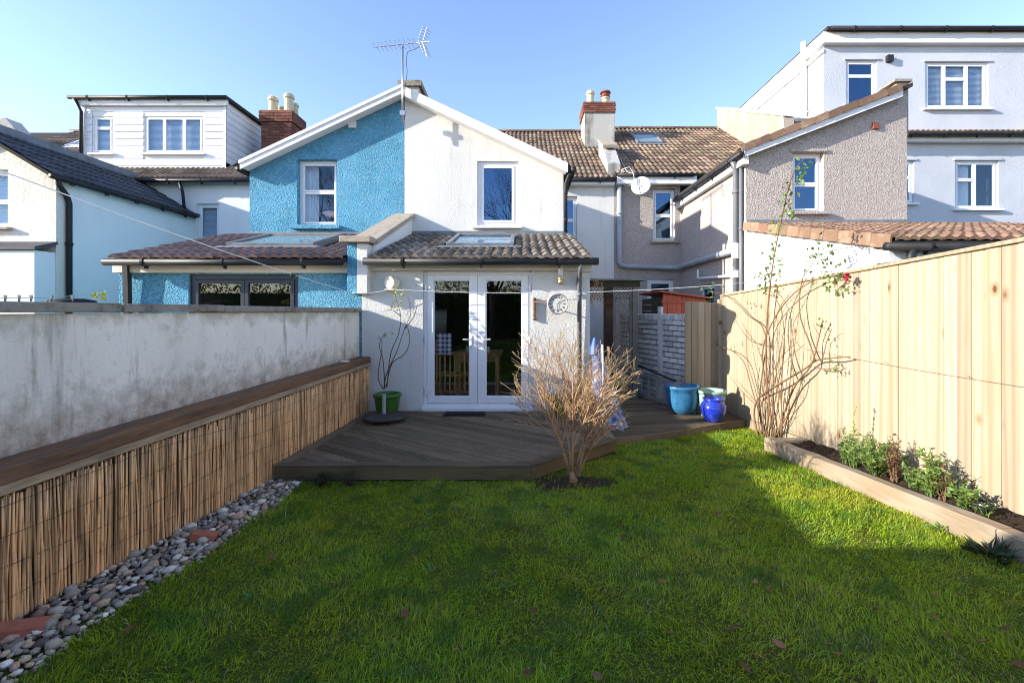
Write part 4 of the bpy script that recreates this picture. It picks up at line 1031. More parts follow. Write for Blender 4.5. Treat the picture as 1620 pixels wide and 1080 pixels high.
for s in slots:
    for lay in (0, 1):
        yy = s + (rr.uniform(-.004, .004) if lay == 0 else .005)
        if lay == 1 and rr.random() < .35: continue
        x = reed_x(yy) + (rr.uniform(.002, .010) if lay == 0 else rr.uniform(-.014, -.008))
        zb = lawn_z(x, yy) - .05
        top = ct(yy) - .148 - (rr.uniform(0, .02) if rr.random() < .85 else rr.uniform(.02, .06))
        h = top - zb
        tilt = Matrix.Rotation(rr.uniform(-.018, .018), 4, 'X')
        k = rr.randrange(12)
        M = Matrix.Translation((x, yy, zb)) @ tilt @ Matrix.Rotation(rr.uniform(0, 6.28), 4, 'Z') @ Matrix.Diagonal((1, 1, h, 1))
        if lay == 0 and s in vs_:
            inst('reed', rmeshes[k], RS, M)
        else:
            mass.add([M @ Vector(p) for p in rshapes[k][0]], rshapes[k][1])
mo = mass.build('reed_mass', 'reed_mass', RS, smooth=True, fix=False); mo['kind'] = 'stuff'
for z in (.05, .22, .40, .55):
    pts = [(reed_x(v) + .014, v, z + .02 * math.sin(v * 3 + z * 9) - (v - 2) * .012) for v in lin(ya, yb, 60)]
    MB().tube(pts, .0016, 4).build('binding_wire', 'stem_dark', RS)
# a few stones left on the rail
sl = tag(MB().lathe((reed_x(6.2) - .06, 6.2, ct(6.2) - .003), [(.001, 0), (.06, .004), (.065, .014), (.03, .024), (.001, .026)], 9).build('flat_stone', 'stone_3'), 'pale flat stone lying on the dark rail near the house', 'stone')

# gravel strip
GS = MB().add([(reed_x(v) + dx, v, lawn_z(-2.3, v) + .002) for v in lin(-1, 4.5, 12) for dx in (-.02,)] + [(-2.07, v, lawn_z(-2.07, v) - .004) for v in lin(-1, 4.5, 12)],
              [(i, i + 1, i + 13, i + 12) for i in range(11)]).build('gravel_strip', 'soil')
GS['kind'] = 'structure'
def stone_shape(r):
    bm = bmesh.new()
    bmesh.ops.create_icosphere(bm, subdivisions=1, radius=1)
    ax = [r.uniform(.75, 1.3), r.uniform(.6, 1.0), r.uniform(.42, .72)]
    for v in bm.verts:
        n = 1 + r.uniform(-.13, .13)
        v.co = Vector((v.co.x * ax[0] * n, v.co.y * ax[1] * n, v.co.z * ax[2] * n))
    vs = [tuple(v.co) for v in bm.verts]; fs = [tuple(v.index for v in f.verts) for f in bm.faces]
    bm.free()
    return vs, fs
sr = random.Random(11)
sshape = [stone_shape(sr) for _ in range(14)]
smesh = []
for k, (v, f) in enumerate(sshape):
    smesh.append(MB().add(v, f).mesh('stone', 'stone_%d' % (k % 6), smooth=True))
gmass = MB()
def edge_x(v): return -2.09 + .035 * math.sin(v * 2.3) + .02 * math.sin(v * 7)
cand = []
for _ in range(2600):
    v = sr.uniform(1.2, 4.42)
    x0, x1 = reed_x(v) + .02, edge_x(v)
    x = sr.uniform(x0, x1)
    big = sr.random()
    rad = sr.uniform(.011, .021) if big < .78 else (sr.uniform(.021, .032) if big < .97 else sr.uniform(.034, .05))
    cand.append((rad, x, v))
cand.sort(reverse=True)
placed = []
top300 = 0
for rad, x, v in cand:
    ok = True
    for (r2, x2, v2) in placed:
        if abs(v2 - v) < .14 and (x2 - x) ** 2 + (v2 - v) ** 2 < ((rad + r2) * .66) ** 2:
            ok = False; break
    if not ok: continue
    placed.append((rad, x, v))
    k = sr.randrange(14)
    M = Matrix.Translation((x, v, lawn_z(x, v) + rad * .30 + .008)) @ Matrix.Rotation(sr.uniform(0, 6.28), 4, 'Z') @ Matrix.Rotation(sr.uniform(-.35, .35), 4, 'X') @ Matrix.Diagonal((rad, rad, rad, 1))
    if v > 1.9 and top300 < 300:
        inst('stone', smesh[k], GS, M); top300 += 1
    else:
        gmass.add([M @ Vector(p) for p in sshape[k][0]], sshape[k][1])
for _ in range(1500):
    v = sr.uniform(1.0, 4.42); x = sr.uniform(reed_x(v) + .01, edge_x(v) + .02); rad = sr.uniform(.007, .014); k = sr.randrange(14)
    M = Matrix.Translation((x, v, lawn_z(x, v) + .004)) @ Matrix.Rotation(sr.uniform(0, 6.28), 4, 'Z') @ Matrix.Diagonal((rad, rad, rad, 1))
    gmass.add([M @ Vector(p) for p in sshape[k][0]], sshape[k][1])
gm = gmass.build('gravel', 'gravel', GS, smooth=True, fix=False); gm['kind'] = 'stuff'
def broken_brick(x, y, l, w, rz, label):
    r = random.Random(int(x * 100)); mb = MB().box(-l / 2, l / 2, -w / 2, w / 2, -.02, .03)
    mb.v = [tuple(c + r.uniform(-.012, .012) for c in p) for p in mb.v]
    M = Matrix.Translation((x, y, lawn_z(x, y) + .035)) @ Matrix.Rotation(rz, 4, 'Z') @ Matrix.Rotation(.15, 4, 'Y')
    mb.v = [tuple(M @ Vector(p)) for p in mb.v]
    tag(mb.build('brick_fragment', 'tan_brick', bevel=.006), label, 'brick')
broken_brick(X(42, 2.24), 2.2, .2, .085, .5, 'large broken red brick among the nearest stones')
broken_brick(X(318, 3.15), 3.18, .15, .06, .25, 'small orange brick piece against the reed screen')

# ---------------------------------------------------------------- decks
def clip_poly(poly, a, b, c):
    """keep a*x+b*y<=c"""
    out = []
    for i in range(len(poly)):
        p, q = poly[i], poly[(i + 1) % len(poly)]
        fp, fq = a * p[0] + b * p[1] - c, a * q[0] + b * q[1] - c
        if fp <= 0: out.append(p)
        if fp * fq < 0:
            t = fp / (fp - fq); out.append((p[0] + (q[0] - p[0]) * t, p[1] + (q[1] - p[1]) * t))
    return out
def board(parent, poly, z, th, ang, m='deck_board', name='deck_board'):
    """flat board from a plan polygon, local x along the board"""
    c = Vector((sum(p[0] for p in poly) / len(poly), sum(p[1] for p in poly) / len(poly), z))
    M = Matrix.Translation(c) @ Matrix.Rotation(ang, 4, 'Z')
    I = M.inverted()
    pts = [I @ Vector((p[0], p[1], z)) for p in poly]
    me = MB().prism([(p.x, p.y, 0) for p in pts], (0, 0, -th)).mesh(name, m)
    o = inst(name, me, parent, M @ Matrix.Rotation(rnd.uniform(-.002, .002), 4, 'X') @ Matrix.Translation((0, 0, rnd.uniform(-.002, .0))))
    bv = o.modifiers.new('bevel', 'BEVEL'); bv.width = .004; bv.segments = 1
    return o
def lay(parent, poly, z, ang, w, gap, m='deck_board'):
    ca, sa = math.cos(ang), math.sin(ang)
    ts = [-sa * p[0] + ca * p[1] for p in poly]
    t = min(ts)
    while t < max(ts):
        q = clip_poly(poly, sa, -ca, -t)
        q = clip_poly(q, -sa, ca, t + w)
        if len(q) >= 3: board(parent, q, z, .028, ang, m)
        t += w + gap
DK = thing('timber_deck', 'dark weathered grooved decking platform in front of the French doors', 'deck', (-.8, 5.6, -.15))
dk = [(reed_x(4.456) + .03, 4.456), (.093, 4.456), (1.12, 5.38), (1.12, 6.86), (reed_x(6.86) + .03, 6.86)]
bw = .12
inner = [(dk[0][0] + bw + .006, dk[0][1] + bw * .9), (dk[1][0] - .05, dk[1][1] + bw * .9), (dk[2][0] - .115, dk[2][1] + .05), (dk[3][0] - .115, dk[3][1]), (dk[4][0] + bw + .006, dk[4][1])]
lay(DK, inner, 0.0, math.radians(-33), .116, .011)
board(DK, [dk[0], (inner[0][0] - .006, inner[0][1] - .006), (inner[4][0] - .006, inner[4][1]), dk[4]], .001, .028, math.radians(86.3))
board(DK, [dk[0], dk[1], (inner[1][0], inner[1][1] - .006), (inner[0][0] - .006, inner[0][1] - .006)], .001, .028, 0)
board(DK, [dk[1], dk[2], (inner[2][0] + .004, inner[2][1] - .006), (inner[1][0] + .004, inner[1][1] - .006)], .001, .028, math.atan2(dk[2][1] - dk[1][1], dk[2][0] - dk[1][0]))
board(DK, [dk[2], dk[3], (inner[3][0] + .006, inner[3][1]), (inner[2][0] + .006, inner[2][1])], .001, .028, math.radians(90))
def grooved_fascia(p, q, z0, z1, parent):
    p, q = Vector((*p, 0)), Vector((*q, 0)); d = (q - p); L = d.length; d.normalize()
    nrm = Vector((d.y, -d.x, 0))
    mb = MB(); n = 7
    hh = (z1 - z0) / n
    M = basis((p.x, p.y, 0), d, EZ)     # local z = outward
    mb.box(0, L, z0, z1, -.02, -.004)
    for k in range(n):
        mb.box(0, L, z0 + k * hh + .003, z0 + (k + 1) * hh - .003, -.004, .006)
    me = mb.mesh('fascia_board', 'deck_fascia')
    return inst('fascia_board', me, parent, M)
grooved_fascia((dk[0][0], dk[0][1] + .012), (dk[1][0] - .003, dk[1][1] + .012), -.150, -.030, DK)
grooved_fascia((dk[1][0] + .003, dk[1][1] + .012), (dk[2][0] - .006, dk[2][1] + .008), -.150, -.030, DK)
grooved_fascia((dk[2][0] - .012, dk[2][1]), (dk[3][0] - .012, dk[3][1]), -.150, -.030, DK)
MB().prism([(p[0] * .97, 5.6 + (p[1] - 5.6) * .97, -.25) for p in dk], (0, 0, .21)).build('joists', 'interior', DK)

LD = thing('timber_deck', 'lower brown decking of the side passage under the blue pots', 'deck', (2.3, 7.2, -.18))
ZL = -.15
ldp = [(1.125, 5.86), (1.6, 6.02), (2.3, 6.36), (2.9, 6.68), (fence_x(6.95) - .02, 6.93), (fence_x(6.95) - .02, 7.72), (2.73, 7.72), (2.73, 11.5), (1.125, 11.5)]
lay(LD, [(1.125, 5.86), (1.6, 6.02), (2.3, 6.36), (2.9, 6.68), (fence_x(6.95) - .02, 6.93), (fence_x(6.95) - .02, 7.72), (1.125, 7.72)], ZL, math.radians(10), .118, .006)
lay(LD, [(1.125, 7.73), (2.73, 7.73), (2.73, 11.5), (1.125, 11.5)], ZL, math.radians(0), .118, .006)
for a, b in zip(ldp[:4], ldp[1:5]):
    v = Vector((b[0] - a[0], b[1] - a[1], 0)); L = v.length
    inst('edge_board', MB().box(0, L, -.011, .011, -.16, .006).mesh('edge_board', 'deck_board'), LD, basis((a[0] + .003, a[1] - .014, ZL), v, Vector((-v.y, v.x, 0))))

# ---------------------------------------------------------------- right fence
FN = thing('garden_fence', 'tall pale new softwood board fence along the right side', 'fence', (3.5, 5, -.2))
fang = math.atan2(-.05, 1)
bmesh_v = []
for k in range(4):
    mb = MB().add([(0, 0, 0), (0, .128, 0), (-.018, .128, 0), (-.006, 0, 0), (0, 0, 1), (0, .128, 1), (-.018, .128, 1), (-.006, 0, 1)],
                  [(0, 3, 2, 1), (4, 5, 6, 7), (0, 1, 5, 4), (1, 2, 6, 5), (2, 3, 7, 6), (3, 0, 4, 7)])
    bmesh_v.append(mb)
y = -2.0
while y < 7.70:
    w = .115
    x = fence_x(y)
    zt = fence_top(y + .06) - .04
    zb = lawn_z(x, y) + .14
    bz_ = rnd.uniform(.100, .112); w = bz_ + .006; tx_ = rnd.uniform(-.004, .002)
    mb = MB().add([(0, 0, zb), (0, bz_, zb), (-.020 + tx_, bz_, zb), (-.006 + tx_, 0, zb), (0, 0, zt), (0, bz_, zt), (-.020 + tx_, bz_, zt), (-.006 + tx_, 0, zt)], bmesh_v[0].f)
    inst('fence_board', mb.mesh('fence_board', 'fence_board'), FN, Matrix.Translation((x, y, 0)) @ Matrix.Rotation(-fang * -1, 4, 'Z'))
    y += w
for (a, b) in ((-2, 0.9), (.9, 2.72), (2.72, 4.55), (4.55, 6.38), (6.38, 7.72)):
    MB().add([(fence_x(v) + dx, v, fence_top(v) + dz) for v in (a + .004, b - .004) for dx in (-.035, .03) for dz in (-.038, -.005)],
             [(0, 1, 3, 2), (4, 6, 7, 5), (0, 4, 5, 1), (2, 3, 7, 6), (0, 2, 6, 4), (1, 5, 7, 3)]).build('capping_strip', 'fence_board', FN, bevel=.004)
    MB().add([(fence_x(v) + dx, v, lawn_z(3.4, v) + dz) for v in (a + .004, b - .004) for dx in (-.03, .004) for dz in (-.1, .138)],
             [(0, 1, 3, 2), (4, 6, 7, 5), (0, 4, 5, 1), (2, 3, 7, 6), (0, 2, 6, 4), (1, 5, 7, 3)]).build('gravel_board', 'fence_board', FN, bevel=.004)
    MB().box(fence_x(b) - .002, fence_x(b) + .09, b - .05, b + .05, -.5, fence_top(b) - .05).build('fence_post', 'fence_board', FN)
for z0 in (1.25,):
    pts = [(fence_x(v) - .03, v, z0 - .28 + .02 * math.sin(v * 1.1) + (3.2 - v) * -.03) for v in lin(2.5, 5.6, 16)]
    MB().tube(pts, .0014, 4).build('training_wire', 'rust_iron', FN)
    for v in (3.1, 3.62, 4.4):
        c = Vector((fence_x(v) - .035, v, z0 - .28 + (3.2 - v) * -.03)); MB().tube([c, c + Vector((-.01, .01, .008)), c + Vector((-.012, -.008, .003)), c + Vector((0, .004, -.012))], .002, 4).build('wire_tie', 'stem_dark', FN)
# return panel facing the garden
FP = thing('fence_panel', 'grey brown board panel closing the gap beside the whitewashed wall', 'fence', (3.1, 7.76, -.2))
x = 2.79
while x < 3.36:
    MB().box(x, min(x + .108, 3.39), 7.755 + (.006 if int(x * 100) % 2 else 0), 7.775, -.12, 1.66 - (x - 2.79) * .03).build('fence_board', 'fence_board', FP, bevel=.003)
    x += .112
MB().box(2.79, 3.39, 7.776, 7.82, .3, .39).box(2.79, 3.39, 7.776, 7.82, 1.3, 1.39).build('fence_rail', 'fence_board', FP)
MB().box(3.335, 3.405, 7.68, 7.752, -.3, 1.70).build('fence_post', 'fence_board', FP, bevel=.004)

# whitewashed brick wall of the side passage
BW = thing('brick_wall', 'low whitewashed brick wall in the side passage beside the board panel', 'wall', (2.85, 9.5, -.2))
wa_, wb_ = Vector((2.16, 9.85, -.22)), Vector((2.86, 7.86, -.22))
wd = (wb_ - wa_); wl_ = wd.length; wd.normalize(); wn = wd.cross(EZ)
core = MB().prism([wa_, wb_, wb_ + EZ * 1.56, wa_ + EZ * 1.56], -wn * .2).build('wall_core', 'dark_mortar', BW)
brick_face(BW, wa_, wd, EZ, wl_, 1.56, .235, .098, whib, .024, .020, uneven=.007)
Rw = Matrix((wd, wn, EZ)).transposed().to_4x4()
k = 0; u = .06
while u < wl_:
    c = wa_ + wd * u - wn * .08 + EZ * 1.61; inst('brick', whib[k % 3], BW, Matrix.Translation(c) @ Rw @ Matrix.Rotation(rnd.uniform(-.05, .05), 4, 'Z') @ Matrix.Diagonal((.105, .24, .105, 1))); u += .12; k += 1
c = wa_ + wd * (wl_ * .68) + wn * .05
MB().box(-.045, .045, -.03, .03, 0, 1.80).build('wall_post', 'white_brick', BW, bevel=.005).matrix_basis = Matrix.Translation(c) @ Rw

# red shed in the yard behind
RD = thing('garden_shed', 'small red stained shed peeping over the whitewashed brick wall', 'shed', (3.4, 9.2, -.3))
SY = 9.75
sx_0, sx_1 = 3.03, 3.95
for k in range(int((sx_1 - sx_0) / .1)):
    MB().box(sx_0 + k * .1 + .003, sx_0 + (k + 1) * .1 - .003, SY, SY + .02, -.3, 1.86 - k * .012).build('shed_board', 'red_wood', RD, bevel=.003)
for k in range(14):
    MB().box(sx_0 - .02, sx_0 - .002, SY + .02, SY + 1.6, -.3 + k * .15, -.3 + k * .15 + .14).build('shed_side_board', 'mossy_wood', RD, bevel=.003)
MB().prism([(sx_0 - .08, SY - .08, 1.90), (sx_1 + .05, SY - .08, 1.76), (sx_1 + .05, SY - .08, 1.80), (sx_0 - .08, SY - .08, 1.94)], (0, 1.75, 0)).build('shed_roof', 'red_wood', RD)
MB().box(sx_0 - .03, sx_1, SY - .02, SY - .003, 1.66, 1.74).build('shed_fascia', 'red_wood', RD)

# lean-to canopy with trellis
LC = thing('lean_to_canopy', 'dark lean-to canopy with lattice trellis over the side passage', 'canopy', (1.9, 8.7, -.2))
CYY = 8.6
MB().box(1.10, X(1020, CYY), CYY - .15, 10.6, 2.07, 2.10).build('roof_sheet', 'pipe_grey', LC)
MB().box(1.10, X(1012, CYY), CYY - .04, CYY + .04, 1.95, 2.066).build('beam', 'mossy_wood', LC)
MB().box(X(1000, CYY), X(1008, CYY), CYY - .045, CYY + .045, ZL, 1.949).build('post', 'trellis_wood', LC)
def lattice(x0, x1, z0, z1, y, step, parent, m='trellis_wood'):
    mb = MB()
    for sgn in (1, -1):
        c = z0 - (x1 - x0) if sgn > 0 else z0
        while c < z1 + (x1 - x0 if sgn < 0 else 0):
            # line z = c + sgn*(x-x0)
            ax_, az_ = x0, c; bx_, bz_ = x1, c + sgn * (x1 - x0)
            pts = []
            for (xx, zz) in ((ax_, az_), (bx_, bz_)):
                pts.append([xx, zz])
            if sgn > 0:
                if pts[0][1] < z0: pts[0] = [x0 + (z0 - c), z0]
                if pts[1][1] > z1: pts[1] = [x0 + (z1 - c), z1]
            else:
                if pts[0][1] > z1: pts[0] = [x0 + (c - z1), z1]
                if pts[1][1] < z0: pts[1] = [x0 + (c - z0), z0]
            if pts[1][0] - pts[0][0] > .02:
                mb.beam((pts[0][0], y + .005 * sgn, pts[0][1]), (pts[1][0], y + .005 * sgn, pts[1][1]), .006, .024, up=(0, 1, 0))
            c += step
    o = mb.build('lattice', m, parent); o['kind'] = 'stuff'
    return o
tp = MB().ring(X(970, CYY), X(999.5, CYY), CYY - .02, CYY + .02, ZL + .02, 1.80, .045).build('trellis_frame', 'trellis_wood', LC)
lattice(X(974, CYY), X(996, CYY), ZL + .06, 1.75, CYY, .075, LC, 'pale_trellis')
lattice(1.12, X(1000, CYY), 1.72, 1.945, CYY + .06, .06, LC, 'mossy_wood')
br = thing('brick_pier', 'narrow dark brick pier behind the trellis', 'pier', (1.72, 9.5, -.2))
MB().box(X(958, 9.5), X(970, 9.5), 9.5, 9.75, -.3, 2.0).build('pier_core', 'dark_mortar', br)
brick_face(br, (X(958, 9.5) - .004, 9.5, -.2), EX, EZ, X(970, 9.5) - X(958, 9.5) + .01, 2.15, .18, .075, darb, .018)
tw = thing('climber_stems', 'dry tangled climber hanging over the lattice of the canopy', 'plant', (1.35, 8.45, 1.9))
tm = MB()
for k in range(46):
    p = Vector((rnd.uniform(1.15, 1.55), 8.42 + rnd.uniform(-.05, .08), rnd.uniform(1.75, 2.12)))
    pts = [p]
    for j in range(4): p = p + Vector((rnd.uniform(-.06, .06), rnd.uniform(-.03, .03), rnd.uniform(-.12, .03))); pts.append(p)
    tm.tube(pts, .004, 4)
tm.build('stem', 'twig', tw)

# ---------------------------------------------------------------- raised bed
RB = thing('raised_bed', 'raised flower bed edged with heavy weathered timber sleepers along the fence', 'flower bed', (3.0, 4.5, -.15))
slx = lambda y: 3.28 - .05 * y
def sleeper(ya, yb):
    r = random.Random(int(ya * 10 + 50))
    n = 10; vs = []; fs = []
    for i in range(n + 1):
        v = ya + (yb - ya) * i / n
        j = lambda: r.uniform(-.004, .004)
        zt = lawn_z(3, v) + .165; zb = lawn_z(3, v) - .1
        vs += [(slx(v) + j(), v, zb), (slx(v) + .11 + j(), v, zb), (slx(v) + .11 + j(), v, zt + j()), (slx(v) + .012 + j(), v, zt + j()), (slx(v) + j(), v, zt - .012 + j())]
    for i in range(n):
        for k in range(5): fs.append((i * 5 + k, i * 5 + (k + 1) % 5, i * 5 + 5 + (k + 1) % 5, i * 5 + 5 + k))
    fs += [(4, 3, 2, 1, 0), tuple(n * 5 + k for k in range(5))]
    MB().add(vs, fs).build('sleeper', 'sleeper', RB)
sleeper(.2, 2.9 - .004) if False else None
sleeper(0.6, 3.0); sleeper(3.006, 5.62)
MB().add([(slx(5.5) + .115, 5.50, lawn_z(3, 5.5) + dz) for dz in (-.1, .155)] + [(fence_x(5.5) - .035, 5.52, lawn_z(3, 5.5) + dz) for dz in (-.1, .155)] + [(slx(5.5) + .115, 5.61, lawn_z(3, 5.5) + dz) for dz in (-.1, .155)] + [(fence_x(5.5) - .035, 5.63, lawn_z(3, 5.5) + dz) for dz in (-.1, .155)],
         [(0, 1, 3, 2), (4, 6, 7, 5), (0, 4, 5, 1), (2, 3, 7, 6), (0, 2, 6, 4), (1, 5, 7, 3)]).build('sleeper', 'sleeper', RB, bevel=.008)
vs = []; nx, ny = 10, 90
sr2 = random.Random(5)
for j in range(ny + 1):
    v = .6 + (5.5 - .6) * j / ny
    for i in range(nx + 1):
        x = slx(v) + .10 + (fence_x(v) - .02 - slx(v) - .10) * i / nx
        vs.append((x, v, lawn_z(3, v) + .10 + .05 * (i / nx) + sr2.uniform(-.014, .014)))
MB().add(vs, [(j * (nx + 1) + i, j * (nx + 1) + i + 1, (j + 1) * (nx + 1) + i + 1, (j + 1) * (nx + 1) + i) for j in range(ny) for i in range(nx)]).build('bed_soil', 'soil', RB, smooth=False)
cl = MB()
for _ in range(500):
    v = sr2.uniform(2.6, 5.4); x = sr2.uniform(slx(v) + .12, fence_x(v) - .05); rad = sr2.uniform(.004, .014); k = sr2.randrange(14)
    M = Matrix.Translation((x, v, lawn_z(3, v) + .115 + .05 * (x - slx(v)) / .5)) @ Matrix.Rotation(sr2.uniform(0, 6.28), 4, 'Z') @ Matrix.Diagonal((rad, rad, rad, 1))
    cl.add([M @ Vector(p) for p in sshape[k][0]], sshape[k][1])
c_ = cl.build('soil_crumbs', 'soil', RB, fix=False); c_['kind'] = 'stuff'
tag(inst('bed_stone', smesh[3], None, Matrix.Translation((slx(3.42) + .36, 3.42, lawn_z(3, 3.4) + .16)) @ Matrix.Diagonal((.05, .04, .03, 1))), 'pale tan stone lying on the bed soil near the fence', 'stone')

def shed_offframe():
    sd = thing('garden_shed', 'brown timber shed over the garden wall in the next garden', 'shed', (-4.4, 0, -.3))
    for k in range(19):
        z = -.3 + k * .13
        MB().box(-5.6, -3.2, 1.02, 1.04, z, z + .125).box(-3.22, -3.2, -1.6, 1.0, z, z + .125).build('shed_board', 'shed_wood', sd)
    MB().box(-5.58, -3.24, -1.6, 1.0, -.3, 2.15).build('shed_body', 'shed_wood', sd)
    MB().box(-5.8, -2.95, -1.75, 1.08, 2.2, 2.30).build('shed_roof', 'shed_felt', sd)
shed_offframe()

# ================================================================== PLANTS
def branch(mb_list, r, p, d, length, rad, depth, spread, kids, up=0.15, nseg=4, wob=.12, n=5, tips=None, shrink=.68, mind=.0012):
    """recursive branching into tapered tubes; mb_list[level] collects the tubes of that level"""
    pts, rads = [p.copy()], [rad]
    dd = d.normalized()
    for i in range(nseg):
        dd = (dd + Vector((r.gauss(0, wob), r.gauss(0, wob), r.gauss(0, wob) + up * .25))).normalized()
        p = p + dd * (length / nseg)
        pts.append(p.copy()); rads.append(max(mind, rad * (1 - .62 * (i + 1) / nseg)))
    lvl = mb_list[min(depth, len(mb_list) - 1)]
    lvl.tube(pts, rads, n if rad > .006 else 4 if rad > .003 else 3, caps=False)
    if depth == 0:
        if tips is not None: tips.append((pts[-1], dd))
        return
    kn_ = kids[depth] if isinstance(kids, tuple) else kids
    for k in range(kn_):
        t = .3 + .7 * (k + r.random()) / kn_
        i = min(nseg - 1, int(t * nseg))
        q = pts[i].lerp(pts[i + 1], t * nseg - i)
        o = Vector((r.gauss(0, 1), r.gauss(0, 1), r.gauss(0, 1)))
        nd = (dd + (o - dd * o.dot(dd)).normalized() * spread * r.uniform(.6, 1.2)).normalized()
        branch(mb_list, r, q, nd, length * shrink * r.uniform(.7, 1.15), rads[i] * .72, depth - 1, spread, kids, up, max(3, nseg - 1), wob, n, tips, shrink, mind)

def leaf(mb, p, d, l, w, r, fold=.25):
    d = Vector(d).normalized()
    s = d.cross(Vector((r.gauss(0, 1), r.gauss(0, 1), r.gauss(0, 1)))).normalized()
    n = d.cross(s)
    a = p + d * l * .45
    mb.add([p, a + s * w / 2 + n * w * fold, p + d * l + n * l * r.uniform(-.25, .05), a - s * w / 2 + n * w * fold, a], [(0, 1, 4), (1, 2, 4), (2, 3, 4), (3, 0, 4)])

# ---- bare twiggy shrub at the deck corner
r = random.Random(21)
BS = thing('shrub', 'bare straw coloured twiggy shrub at the corner of the deck', 'shrub', (.49, 4.39, lawn_z(.49, 4.39)))
L0, L1, L2 = MB(), MB(), MB()
base = Vector((.49, 4.39, lawn_z(.49, 4.39) - .03))
tips = []
L2.tube([base, base + Vector((.01, 0, .06)), base + Vector((-.01, 0, .14))], [.045, .038, .026], 8)
stems = [(-.62, .05, 1.0, 1.0), (-.40, -.15, 1.0, 1.08), (-.18, .2, 1.0, 1.10), (.02, -.2, 1.0, 1.08), (.30, .15, 1.0, .98), (.62, -.1, 1.0, .92), (.95, .15, 1.0, .92), (1.15, -.1, .85, .88), (.75, .4, .9, .85), (-.35, .35, 1, .95)]
for (sx_, sy_, sz_, ln) in stems:
    b = base + Vector((sx_ * .05, sy_ * .05, .10))
    branch([L0, L1, L2, L2], r, b, Vector((sx_ * .38 - .05, sy_ * .6, sz_)), ln * .86, .0120, 3, .66, (0, 3, 6, 8), .16, 5, .07, 6, tips, .52, .0017)
L2.build('stem', 'twig', BS, smooth=True, fix=False)
o = L1.build('branches', 'twig', BS, smooth=True, fix=False); o['kind'] = 'stuff'
o = L0.build('twigs', 'twig_tip', BS, smooth=True, fix=False); o['kind'] = 'stuff'
lm, bm_ = MB(), MB()
for (p, d) in tips:
    if r.random() < .22: leaf(lm, p, d, r.uniform(.012, .03), r.uniform(.007, .014), r)
    if r.random() < .6: leaf(bm_, p, d, r.uniform(.007, .016), r.uniform(.004, .008), r)
o = lm.build('leaves', 'leaf_yellow', BS, fix=False); o['kind'] = 'stuff'
o = bm_.build('buds', 'twig_tip', BS, fix=False); o['kind'] = 'stuff'
# soil round its foot
vs = [(.42, 4.34, lawn_z(.42, 4.34) + .012)]
for k in range(24):
    a = 2 * math.pi * k / 24; q = 1 + .2 * math.sin(3 * a + 1) + .1 * math.sin(7 * a)
    x, y = .45 + .42 * q * math.cos(a), 4.38 + .22 * q * math.sin(a); vs.append((x, y, lawn_z(x, y) + .006))
MB().add(vs, [(0, k + 1, (k + 1) % 24 + 1) for k in range(24)]).build('soil_patch', 'soil')['kind'] = 'structure'

# ---- climbing rose trained on the fence
RO = thing('climbing_rose', 'leggy climbing rose with bare brown canes against the pale fence', 'rose', (3.3, 6.1, -.22))
def onf(px, py, off=.10):
    k = (px - CX) / F
    y = (3.7825 - off) / (k + .05)
    return Vector((k * y, y, Z(py, y)))
r = random.Random(31)
canes = [
 ([(1224, 692), (1217, 640), (1212, 575), (1214, 500), (1221, 430), (1231, 372), (1240, 330), (1248, 295), (1258, 268), (1272, 252)], .011),
 ([(1199, 690), (1193, 655), (1200, 630), (1235, 606), (1272, 584), (1292, 570), (1318, 566), (1345, 564)], .012),
 ([(1207, 690), (1201, 640), (1206, 590), (1212, 545), (1205, 515), (1185, 500), (1168, 482), (1146, 466), (1124, 462)], .008),
 ([(1228, 692), (1240, 655), (1258, 610), (1283, 578), (1294, 540), (1302, 505)], .010),
 ([(1212, 690), (1216, 640), (1206, 560), (1222, 510), (1250, 470), (1285, 445), (1318, 438), (1338, 440)], .008),
 ([(1290, 571), (1280, 540), (1267, 505), (1265, 472), (1270, 440), (1284, 420), (1296, 400)], .007),
 ([(1203, 660), (1188, 610), (1178, 575), (1160, 556), (1140, 548), (1122, 538)], .006),
 ([(1262, 600), (1250, 560), (1247, 515), (1256, 480), (1276, 440)], .006),
 ([(1220, 690), (1228, 620), (1240, 560), (1238, 500), (1226, 470), (1215, 455)], .006),
 ([(1235, 690), (1236, 640), (1228, 590), (1222, 540), (1232, 490), (1252, 462)], .006),
 ([(1288, 580), (1312, 584), (1326, 577)], .005), ([(1302, 565), (1308, 540), (1316, 520)], .004), ([(1245, 640), (1256, 600), (1250, 570)], .004),
 ([(1196, 640), (1175, 620), (1155, 596)], .004), ([(1212, 545), (1190, 540), (1172, 520), (1160, 498)], .004), ([(1232, 690), (1244, 665), (1250, 640)], .005), ([(1205, 690), (1200, 660), (1214, 610), (1232, 570), (1262, 540)], .005)]
for k_ in range(9):
    x0_ = r.uniform(1200, 1240); x1_ = x0_ + r.uniform(-30, 60); y1_ = r.uniform(470, 600)
    canes.append(([(x0_, 692), (x0_ + (x1_ - x0_) * .25 + r.uniform(-8, 8), 692 + (y1_ - 692) * .35), (x0_ + (x1_ - x0_) * .6 + r.uniform(-8, 8), 692 + (y1_ - 692) * .7), (x1_, y1_)], r.uniform(.004, .007)))
def smooth_pts(ps, sub=4):
    out = []
    for i in range(len(ps) - 1):
        p0, p1, p2, p3 = ps[max(i - 1, 0)], ps[i], ps[i + 1], ps[min(i + 2, len(ps) - 1)]
        for k in range(sub):
            t = k / sub
            out.append(.5 * ((2 * p1) + (p2 - p0) * t + (2 * p0 - 5 * p1 + 4 * p2 - p3) * t * t + (3 * p1 - p0 - 3 * p2 + p3) * t ** 3))
    out.append(ps[-1]); return out
lg = MB(); th = MB()
clusters = []
